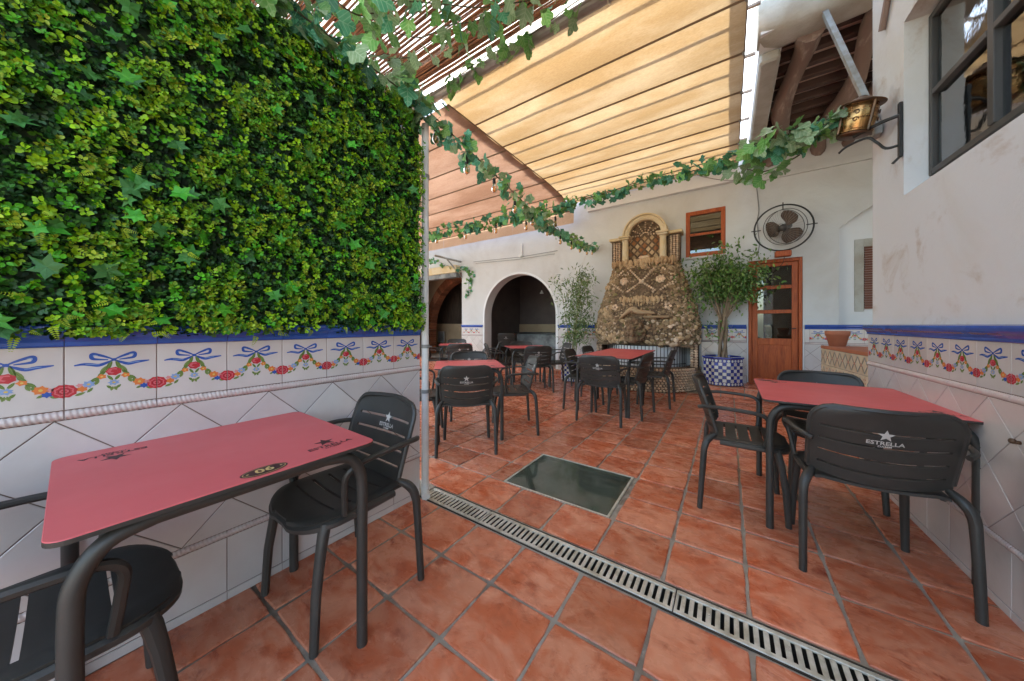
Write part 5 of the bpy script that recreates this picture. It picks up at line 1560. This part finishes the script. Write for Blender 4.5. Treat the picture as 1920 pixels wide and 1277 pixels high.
for k in range(17):
    a, l = q.uniform(0, 2 * PI), q.uniform(.45, 1.05)
    e = top_ + Vector((math.cos(a) * q.uniform(.15, .55), math.sin(a) * q.uniform(.1, .32) - .02, l * .95))
    m_ = (top_ + e) / 2 + Vector((math.cos(a) * .05, 0, .12))
    b.tube(smooth_path([top_ + Vector((0, 0, -.1)), m_, e], 5), [.016 - .012 * i / 10 for i in range(11)], 6); tips += [e, m_, (m_ + e) / 2]
W('trunk', b, M['trunk'], fi, smooth=True)
def crown(pts, n, spread, size, cols, droop, seed, slim=SLIM_V, bounds=None):
    g_ = np.random.default_rng(seed); pts = np.array([tuple(p) for p in pts])
    c = pts[g_.integers(0, len(pts), n)] + g_.normal(0, 1, (n, 3)) * np.array(spread)
    d = g_.normal(0, 1, (n, 3)); d[:, 2] -= droop
    s = g_.uniform(size[0], size[1], n)
    col_ = np.array(cols)[g_.integers(0, len(cols), n)] * g_.uniform(.6, 1.4, (n, 1))
    nr = g_.normal(0, 1, (n, 3)); nr[:, 2] += 1.0
    return leaf_cloud(c, d, nr, s, col_, slim)
pts = [p for p in tips if p.y < 6.8] + [base + Vector((-.3, -.05, 1.55)), base + Vector((.45, -.1, 1.7)), base + Vector((.52, -.12, 1.45)), base + Vector((-.42, -.1, .95)), base + Vector((.05, -.1, 1.85)), base + Vector((-.12, -.1, .52))]
V, Fc, T = merge([crown(pts, 3600, (.12, .07, .12), (.045, .085), [(.10, .20, .04), (.15, .25, .06), (.07, .15, .035), (.22, .30, .12)], .9, 3)])
V[:, 1] = np.minimum(V[:, 1], 6.83)
o = put('crown', np_mesh('crown', V - np.array(fi.location), Fc, M['leaf'], T), fi)
bm_ = thing('bamboo_plant', 'slender bamboo with thin pale leaves left of the fountain', 'tree', (-2.72, 6.30, .38))
b = MB(); tips = []
for k in range(9):
    a = q.uniform(0, 2 * PI); h = q.uniform(1.3, 2.0)
    p0 = Vector((-2.72 + .06 * math.cos(a), 6.30 + .06 * math.sin(a), .36)); p1 = p0 + Vector((q.uniform(-.34, .3), q.uniform(-.12, .2), h))
    pm = (p0 + p1) / 2 + Vector((0, 0, .1))
    b.tube(smooth_path([p0, pm, p1], 6), [.010 - .007 * i / 12 for i in range(13)], 6)
    for t in (.3, .4, .5, .6, .7, .8, .9, 1.0): tips.append(p0 + (p1 - p0) * t + Vector((q.uniform(-.2, .2), q.uniform(-.1, .1), q.uniform(-.05, .08))))
W('canes', b, M['cane'], bm_, smooth=True)
V, Fc, T = merge([crown(tips, 1700, (.10, .08, .10), (.06, .12), [(.15, .22, .08), (.11, .18, .05), (.22, .28, .14)], .7, 6, LEAF_V * np.array([.30, 1, .5]))])
V[:, 1] = np.minimum(V[:, 1], 6.83)
o = put('crown', np_mesh('crown', V - np.array(bm_.location), Fc, M['leaf'], T), bm_)

# ------------------------------------------------------------------ tiled counter in the recess, clay pot
kc = thing('tiled_bench', 'old tiled masonry bench with ochre patterned tiles in the recess', 'bench', (1.3, 4.25, 0))
KX0, KX1, KY0, KY1, KZ = .93, 1.75, 3.62, 4.92, .945
def kx(y): return .86 + (4.92 - y) * .10
W('bench_body', MB().hexa([(kx(KY0) + .012, KY0, 0), (1.9, KY0, 0), (1.9, KY1, 0), (kx(KY1) + .012, KY1, 0), (kx(KY0) + .012, KY0, KZ - .03), (1.9, KY0, KZ - .03), (1.9, KY1, KZ - .03), (kx(KY1) + .012, KY1, KZ - .03)]), M['tile_joint'], kc)
W('bench_top', MB().hexa([(kx(KY0), KY0, KZ - .03), (1.9, KY0, KZ - .03), (1.9, KY1 + .01, KZ - .03), (kx(KY1), KY1 + .01, KZ - .03), (kx(KY0), KY0, KZ), (1.9, KY0, KZ), (1.9, KY1 + .01, KZ), (kx(KY1), KY1 + .01, KZ)]), M['clay'], kc)
def ring_print(kind, w, h):
    b = MB()
    def rib(P, wd, m):
        L_, R_ = stroke(P, wd, .8); n_ = len(L_)
        b.add([(p[0], -.0125, p[1]) for p in L_] + [(p[0], -.0125, p[1]) for p in R_], [(i, i + 1, n_ + i + 1, n_ + i) for i in range(n_ - 1)], m)
    if kind == 'cross':
        for s in (-1, 1):
            rib([(s * w * .5 * (abs(t) ** .7), t * h * .42) for t in [i / 8 - 1 for i in range(17)]], .006, 1)
            rib([(s * w * .34 * (abs(t) ** .7), t * h * .42) for t in [i / 8 - 1 for i in range(17)]], .004, 0)
        b.add([(.016 * math.cos(a), -.0128, .016 * math.sin(a)) for a in [2 * PI * k / 8 for k in range(8)]], [tuple(range(8))], 2)
    else:
        for (sc, m, wd) in ((1, 1, .006), (.72, 0, .005), (.42, 2, .006)):
            P = [(-w * .38 * sc, -h * .45), (-w * .36 * sc, -h * .1), (-w * .22 * sc, h * .2 * sc), (0, h * .42 * sc), (w * .22 * sc, h * .2 * sc), (w * .36 * sc, -h * .1), (w * .38 * sc, -h * .45)]
            rib(P, wd, m)
        for s in (-1, 1):
            for k in range(3): b.add([(s * w * .42 + .009 * math.cos(a), -.0125, h * (.1 + .13 * k) + .009 * math.sin(a)) for a in [2 * PI * j / 6 for j in range(6)]], [tuple(range(6))], 2)
    return b.mesh('painted_ornament', [M['ochre_print'], M['teal_print'], M['pink_print']])
tw = .165; nt_ = 8
ang = math.atan2(KY1 - KY0, kx(KY1) - kx(KY0))
for (z0, hh, kind) in ((.745, .165, 'cross'), (.50, .24, 'arch'), (.25, .24, 'arch'), (.005, .24, 'arch')):
    w_ = tw if kind == 'arch' else tw * .75
    mt_ = MB().poly_xz([(-w_ / 2 + .001, -hh / 2), (w_ / 2 - .001, -hh / 2), (w_ / 2 - .001, hh / 2), (-w_ / 2 + .001, hh / 2)], 0, -.012, .0015).mesh('bench_tile', M['cream_tile'])
    pr_ = ring_print(kind, w_, hh)
    L_ = math.hypot(KY1 - KY0, kx(KY1) - kx(KY0)); n_ = int(L_ / w_)
    for i in range(n_):
        t = (i + .5) * w_ / L_
        y_ = KY1 - (KY1 - KY0) * t; x_ = kx(y_) + .012
        o = put('bench_tile', mt_, kc, loc=Vector((x_, y_, z0 + hh / 2)) - Vector(kc.location), rot=(0, 0, ang + PI))
        put('painted_ornament', pr_, o)
cp = thing('clay_pot', 'empty terracotta flower pot standing on the tiled bench', 'plant pot', (0, 0, 0))
cpp = cw(1570, 3.45, z=KZ); cp.location = cpp; cp.scale = (.62, .62, .88)
MB().lathe([(.105, 0), (.142, .12), (.146, .122), (.148, .19), (.136, .19), (.128, .12), (.09, .03)], 26).build('pot_body', M['clay'], cp, True)
MB().lathe([(.147, .128), (.158, .130), (.161, .186), (.148, .189)], 26, caps=False).build('rim', M['clay'], cp, True)

# ------------------------------------------------------------------ wall fan, security camera, cables
fnc = on_y(1468, 427, YB - .30)
fn = thing('wall_fan', 'black caged wall fan inside a large iron ring above the door', 'fan', tuple(fnc))
ringp = [(.36 * math.cos(a), 0, .36 * math.sin(a)) for a in [2 * PI * k / 48 for k in range(49)]]
MB().tube(ringp, .012, 8).build('outer_ring', M['iron'], fn, True)
RT = Matrix.Rotation(R(24), 4, 'X') @ Matrix.Rotation(R(-32), 4, 'Z')
def tr(b): b.v = [tuple(RT @ Vector(v)) for v in b.v]; return b
b = MB(); 
for r_, y_ in ((.275, 0), (.275, .09), (.07, -.05)): b.tube([(r_ * math.cos(a), y_, r_ * math.sin(a)) for a in [2 * PI * k / 40 for k in range(41)]], .005 if r_ > .1 else .004, 6)
cage = tr(b).build('cage_rim', M['frame_dark'], fn, True)
b = MB()
for k in range(40):
    a = 2 * PI * k / 40
    b.tube([(.07 * math.cos(a), -.05, .07 * math.sin(a)), (.2 * math.cos(a), -.035, .2 * math.sin(a)), (.275 * math.cos(a), 0, .275 * math.sin(a))], .0014, 4)
tr(b).build('cage_wires', M['strut'], fn)
for k in range(3):
    a0 = 2 * PI * k / 3 + .9; b = MB(); rows_ = []
    for i in range(7):
        r_ = .04 + .215 * i / 6; w0 = .45 + .75 * math.sin(PI * (i + .6) / 7.6)
        rows_.append([Vector((r_ * math.cos(a0 + .22 * i / 6 + w0 * t), .03 + .05 * t, r_ * math.sin(a0 + .22 * i / 6 + w0 * t))) for t in (-.5, -.2, .1, .45, .8)])
    shell(b, rows_, [[True] * 4 for _ in range(6)], .004)
    tr(b).build('blade', M['wood_dark'], fn, True)
b = MB(); b.lathe([(.05, -.04), (.055, .02), (.05, .16), (.02, .18)], 14); b.v = [(x, z, y_) for x, y_, z in b.v]
tr(b).build('motor', M['frame_dark'], fn, True)
b = MB()
for s in (-1, 1): b.tube([(s * .40, 0, 0), (s * .275, 0, 0)], .008, 6)
b.tube([(0, 0, .28), (0, 0, .40)], .008, 6); b.build('pivot_rod', M['iron'], fn)
MB().cbox(-.10, .10, -.06, .06, -.46, -.37, .01).build('switch_box', M['door_wood'], fn)
MB().tube([(0, .05, -.40), (0, .28, -.36)], .02, 8).build('wall_arm', M['iron'], fn)
MB().tube(smooth_path([(.02, .02, -.46), (.0, .10, -.56), (-.10, .27, -.66)], 5), .005, 5).build('cord', M['rubber'], fn)
scp = on_y(1410, 338, YB - .06)
sk = thing('security_camera', 'small white dome security camera under the leaf garland', 'camera', tuple(scp))
MB().lathe([(.045, .045), (.05, .02), (.05, 0)], 16).build('base', M['white_plastic'], sk, True)
MB().ball((0, -.02, -.025), .052, 14, 9).build('eyeball', M['white_plastic'], sk, True)
b = MB().lathe([(.026, 0), (.026, .012), (.018, .02)], 14); b.v = [(x, -.062 - z * .6, -.035 + y_) for x, y_, z in b.v]; b.build('lens', M['black'], sk, True)
cb = thing('wall_cable', 'thin grey cable running down the back wall beside the fan', 'cable', tuple(on_y(1420, 350, YB - .012)))
W('cable', MB().tube(smooth_path([on_y(u, v, YB - .012) for u, v in ((1418, 345), (1421, 372), (1423, 395), (1420, 415), (1422, 440), (1424, 458), (1421, 475), (1424, 486))], 4), .007, 5), M['cable_grey'], cb)
cb2 = thing('loose_cable', 'loose grey cable sagging along the white wall under the awning', 'cable', tuple(on_y(1310, 330, YB - .12)))
W('cable', MB().tube(smooth_path([on_y(u, v, YB - .115) for u, v in ((1305, 328), (1330, 334), (1360, 338), (1390, 337), (1402, 333))], 4), .006, 5), M['cable_grey'], cb2)
cb3 = thing('wire_run', 'thin double wire along the wall above the arch', 'cable', tuple(on_y(930, 490, YB - .012)))
W('wire', MB().tube([on_y(u, v, YB - .012) for u, v in ((888, 491), (975, 482), (1045, 470))], .007, 4), M['cable_grey'], cb3)
W('wire', MB().tube([on_y(u, v, YB - .012) for u, v in ((892, 494), (975, 486), (1040, 476))], .007, 4), M['cable_grey'], cb3)
pxw = on_y(975, 480, YB - .08)
lb_ = thing('wall_bracket', 'small white sheet metal bracket above the arch', 'bracket', tuple(pxw))
MB().cbox(-.05, .05, 0, .075, -.02, .02, .004).cbox(-.01, .04, .04, .075, .02, .32, .004).build('plate', M['white_plastic'], lb_)
tapp = on_x(1908, 830, RX(2.2) - .016)
tp_ = thing('wall_tap', 'small dark metal tap on the right garland tiled wall', 'tap', tuple(tapp))
MB().tube([(.012, 0, 0), (-.012, 0, 0)], .007, 8).ball((-.012, 0, .004), .011, 8, 6).build('tap_body', M['brass_dark'], tp_, True)

# ------------------------------------------------------------------ barrel lantern on its bracket
lcx = Vector((.735, 3.235, 2.53))
la_ = thing('barrel_lantern', 'copper barrel shaped lantern on an iron bracket at the house corner', 'lantern', tuple(lcx))
TL = Matrix.Rotation(R(9), 4, 'Y') @ Matrix.Rotation(R(8), 4, 'X')
def tl(b): b.v = [tuple(TL @ Vector(v)) for v in b.v]; return b
tl(MB().lathe([(.088, 0), (.098, .03), (.106, .09), (.108, .13), (.106, .17), (.098, .21)], 28)).build('barrel', M['copper'], la_, True)
for z in (.012, .095, .16, .205):
    tl(MB().lathe([(.1 + .011 * math.sin(PI * min(1, (z + .02) / .23)) - .002, z - .004), (.1035 + .011 * math.sin(PI * min(1, (z + .02) / .23)) - .002, z), (.1 + .011 * math.sin(PI * min(1, (z + .02) / .23)) - .002, z + .004)], 28, caps=False)).build('hoop', M['copper'], la_, True)
tl(MB().lathe([(.135, .203), (.138, .210), (.095, .230), (.075, .236), (.06, .25), (.03, .258), (.028, .27), (.001, .275)], 28)).build('cap', M['brass_dark'], la_, True)
tl(MB().lathe([(.10, -.008), (.10, .004), (.03, .004)], 24)).build('base_plate', M['brass_dark'], la_, True)
for k in range(4):
    a = k * PI / 2 + .5; r_ = .116
    tl(MB().tube([(r_ * math.cos(a), r_ * math.sin(a), z) for z in (0, .1, .21)], .009, 6)).build('strap', M['brass_dark'], la_)
    for z in (.09, .125):
        sp_ = []
        for i in range(15):
            t = i / 14 * 2.2 * PI; rr_ = .018 * (1 - i / 20)
            aa = a + .8 + rr_ * math.cos(t + (PI if z > .1 else 0)) / .11
            sp_.append((.113 * math.cos(aa), .113 * math.sin(aa), z + .013 * (1 if z > .1 else -1) * 0 + rr_ * math.sin(t) + (0.008 if z > .1 else -.008)))
        tl(MB().tube(sp_, .0035, 5)).build('scroll', M['brass_dark'], la_)
la_.scale = (.9, .9, .9)
bk2 = thing('lantern_bracket', 'wrought iron scroll bracket holding the copper lantern', 'bracket', (.9, 3.2, 2.5))
wx_ = RX(3.2) - .012
W('wall_plate', MB().cbox(wx_ - .006, wx_ + .011, 3.06, 3.09, 2.25, 2.60, .003), M['iron'], bk2)
W('arm', MB().tube(smooth_path([(wx_, 3.075, 2.52), (wx_ - .07, 3.12, 2.52), (lcx.x, lcx.y, 2.515)], 5), .011, 7), M['iron'], bk2)
W('scroll', MB().tube(smooth_path([(wx_, 3.075, 2.33), (wx_ - .05, 3.11, 2.34), (wx_ - .08, 3.14, 2.40), (wx_ - .12, 3.17, 2.46), (wx_ - .2, 3.24, 2.46), (wx_ - .24, 3.26, 2.43)], 5), .008, 6), M['iron'], bk2)
W('spike', MB().tube([(wx_ - .004, 3.075, 2.25), (wx_ - .03, 3.08, 2.22)], .008, 5), M['iron'], bk2)
cp2 = on_x(1660, 40, RX(3.3) - .02)
hk = thing('wall_pulley', 'small weathered wooden rod fixed high on the house wall', 'rod', tuple(cp2))
MB().tube([(0, .06, -.02), (0, -.16, .30)], .018, 6).build('rod', M['old_beam'], hk)

# ------------------------------------------------------------------ leaf garlands with bulbs
def curl(b, amt):
    b.v = [(x, y_, z - amt * .35 * y_ * y_ + .05 * math.sin(7 * x + 3 * y_)) for x, y_, z in b.v]
    b.tube([(0, .05, 0), (0, -.16, .03), (.03, -.32, .08)], .012, 4)
    return b
VINE = {k: [curl(lobed(5, .17 + .03 * (s_ % 3), .7 + .2 * (s_ % 2), 32, (1.05, .9, 1.15, .8, 1.0, .95)[s_], (.22, .5, .05, .7, -.25, .35)[s_], seed=s_), (.1, .5, -.2, .9, .3, .6)[s_]).mesh('leaf', M[k], True) for s_ in range(6)] for k in ('vine', 'vine_teal', 'vine_pale')}
BULB_G = MB().lathe([(.010, 0), (.014, -.012), (.024, -.035), (.028, -.055), (.024, -.075), (.010, -.088), (.001, -.09)], 12).mesh('glass', M['bulb'], True)
BULB_S = MB().lathe([(.004, .03), (.013, .026), (.015, .0), (.015, -.022), (.012, -.026)], 10).mesh('bulb', M['black'], True)
FIL = MB().tube([(-.006, 0, -.02), (-.007, 0, -.06), (0, 0, -.05), (.007, 0, -.06), (.006, 0, -.02)], .0012, 4).mesh('filament', M['print_gold'])
def place_leaf(root, me, p, d, n_, s_):
    d = d.normalized(); n_ = (n_ - d * n_.dot(d)); n_ = n_.normalized() if n_.length > .01 else d.orthogonal()
    x = d.cross(n_)
    put('leaf', me, root, loc=p - Vector(root.location), rot=Matrix((x, d, n_)).transposed().to_euler(), scale=s_)
def garland(label, path, n, size, kinds, seed, spread=.05, bulbs=0, cable_r=.005, hang=.6, dens=None, drop=.06):
    q = random.Random(seed)
    pth = smooth_path(path, 12)
    t = thing('leaf_garland', label, 'garland', tuple(pth[0]))
    W('cable', MB().tube(pth, cable_r, 5), M['stem'], t)
    tot = len(pth) - 1
    for i in range(n):
        f = q.random() if dens is None else dens(q)
        k = f * tot; j = min(int(k), tot - 1); p = pth[j].lerp(pth[j + 1], k - j)
        off = Vector((q.gauss(0, 1), q.gauss(0, 1), q.gauss(-.25, .8))) * spread
        d = off.normalized() * .5 + Vector((q.gauss(0, .5), q.gauss(0, .5), -hang * q.uniform(.4, 1.3)))
        tc = Vector((-p.x, -p.y, CAMH - p.z)).normalized()
        n_ = Vector((q.gauss(0, .7), q.gauss(0, .7), q.gauss(.2, .6))) + tc * .55
        place_leaf(t, q.choice(VINE[q.choice(kinds)]), p + off * .8, d, n_, q.uniform(*size))
    for i in range(bulbs):
        k = (i + .5) / bulbs * tot; j = int(k); p = pth[j].lerp(pth[j + 1], k - j)
        h = q.uniform(drop * .7, drop * 1.3)
        s_ = put('bulb', BULB_S, t, loc=p - Vector((0, 0, h)) - Vector(t.location))
        put('glass', BULB_G, s_, loc=(0, 0, -.02)); put('filament', FIL, s_, loc=(0, 0, -.02))
        W('bulb_cord', MB().tube([p, p - Vector((0, 0, h - .02))], .003, 4), M['rubber'], t)
    return t
wtop = lambda s: ln * (LD - .05) + lt * s
P0 = wtop(-.35) + Vector((0, 0, 2.70)); PE = wtop(LEND + .0) + Vector((0, 0, 2.66))
garland('thick ivy garland along the top edge of the green leaf panel', [P0, wtop(.2) + Vector((0, 0, 2.74)), wtop(.6) + Vector((0, 0, 2.70)), wtop(1.0) + Vector((0, 0, 2.68)), PE], 250, (.065, .115), ('vine', 'vine_teal', 'vine_pale'), 1, .07, 4, drop=.16)
BW_ = on_y(1113, 462, YB - .06)
mid = PE.lerp(BW_, .5)
garland('ivy garland with bulbs running from the downpipe to the back wall', [PE, PE.lerp(BW_, .2) + Vector((0, 0, -.10)), PE.lerp(BW_, .45) + Vector((0, 0, -.20)), PE.lerp(BW_, .75) + Vector((0, 0, -.15)), BW_], 290, (.06, .11), ('vine', 'vine_teal', 'vine_teal', 'vine_pale'), 2, .045, 11, drop=.09)
LN_ = Vector((.66, 3.24, 2.72))
C2 = cw(1062, 4.15, v=381); C3 = cw(800, 5.3, v=437)
garland('ivy garland stretched from the copper lantern across the courtyard', [LN_, cw(1480, 2.45, v=262), cw(1400, 2.75, v=285), cw(1300, 3.1, v=312), cw(1200, 3.5, v=340), cw(1130, 3.8, v=364), C2], 230, (.05, .10), ('vine_teal', 'vine', 'vine_teal'), 3, .04, 0)
garland('broad pale vine leaves beside the copper lantern', [cw(1552, 2.32, v=232), cw(1500, 2.40, v=244), cw(1450, 2.5, v=262), cw(1405, 2.6, v=272)], 50, (.07, .12), ('vine_pale', 'vine_pale', 'vine'), 4, .055, 0)
garland('small sprig of vine leaves over the security camera', [cw(1500, 2.5, v=290), cw(1460, 2.6, v=312), cw(1425, 2.7, v=322), cw(1385, 2.8, v=312)], 16, (.07, .11), ('vine_pale', 'vine'), 5, .04, 0)
garland('ivy garland with bulbs in front of the left awning valance', [C2, cw(1000, 4.5, v=397), cw(930, 4.8, v=410), cw(860, 5.1, v=424), C3], 190, (.06, .11), ('vine_teal', 'vine'), 6, .055, 5, drop=.14)
garland('small ivy garland hanging down the pier left of the arch', [on_y(801, 485, 6.6), on_y(825, 492, 6.6), on_y(850, 502, 6.65), on_y(872, 500, 6.72), on_y(882, 515, 6.78), on_y(879, 535, 6.8), on_y(878, 555, 6.8)], 90, (.06, .11), ('vine_teal', 'vine'), 7, .05, 0)
PF = lambda u, v, z=3.86: cw(u, F_PX * (z - CAMH) / (V0 - v), z=z)
garland('vine leaves dangling in the middle under the reed matting', [PF(650, 60), PF(690, 35), PF(740, 60), PF(790, 70), PF(840, 48), PF(890, 40), PF(930, 22)], 34, (.085, .14), ('vine', 'vine', 'vine_pale'), 8, .10, 0, hang=1.4)
garland('vine leaves dangling at the upper frame edge under the reed matting', [PF(700, 4, 3.8), PF(760, 2, 3.8), PF(830, 8, 3.8), PF(900, 14, 3.8), PF(960, 6, 3.8), PF(1010, -2, 3.8)], 38, (.09, .145), ('vine', 'vine_teal', 'vine_pale'), 9, .09, 0, hang=1.5)
garland('vine leaves dangling lowest under the reed matting near the leaf panel', [PF(655, 85, 3.7), PF(690, 100, 3.7), PF(730, 110, 3.7), PF(770, 110, 3.7), PF(745, 135, 3.7)], 24, (.085, .135), ('vine', 'vine_pale'), 10, .10, 0, hang=1.4)
garland('row of vine leaves clinging along the grey awning roller', [Vector((x, 2.60, 3.98 + .03 * math.sin(x * 5))) for x in (-3.6, -3.1, -2.6, -2.1, -1.6, -1.1, -.7, -.2)], 62, (.08, .15), ('vine', 'vine', 'vine_pale'), 12, .05, 0, hang=1.3)
garland('trailing leaf strand rising from the leaf panel to the reed matting', [wtop(-.2) + Vector((.03, 0, 2.9)), wtop(.1) + Vector((.10, 0, 2.92)), PF(640, 10, 3.2), PF(700, 25, 3.4)], 36, (.10, .15), ('vine', 'vine_teal'), 13, .08, 0, hang=1.0)
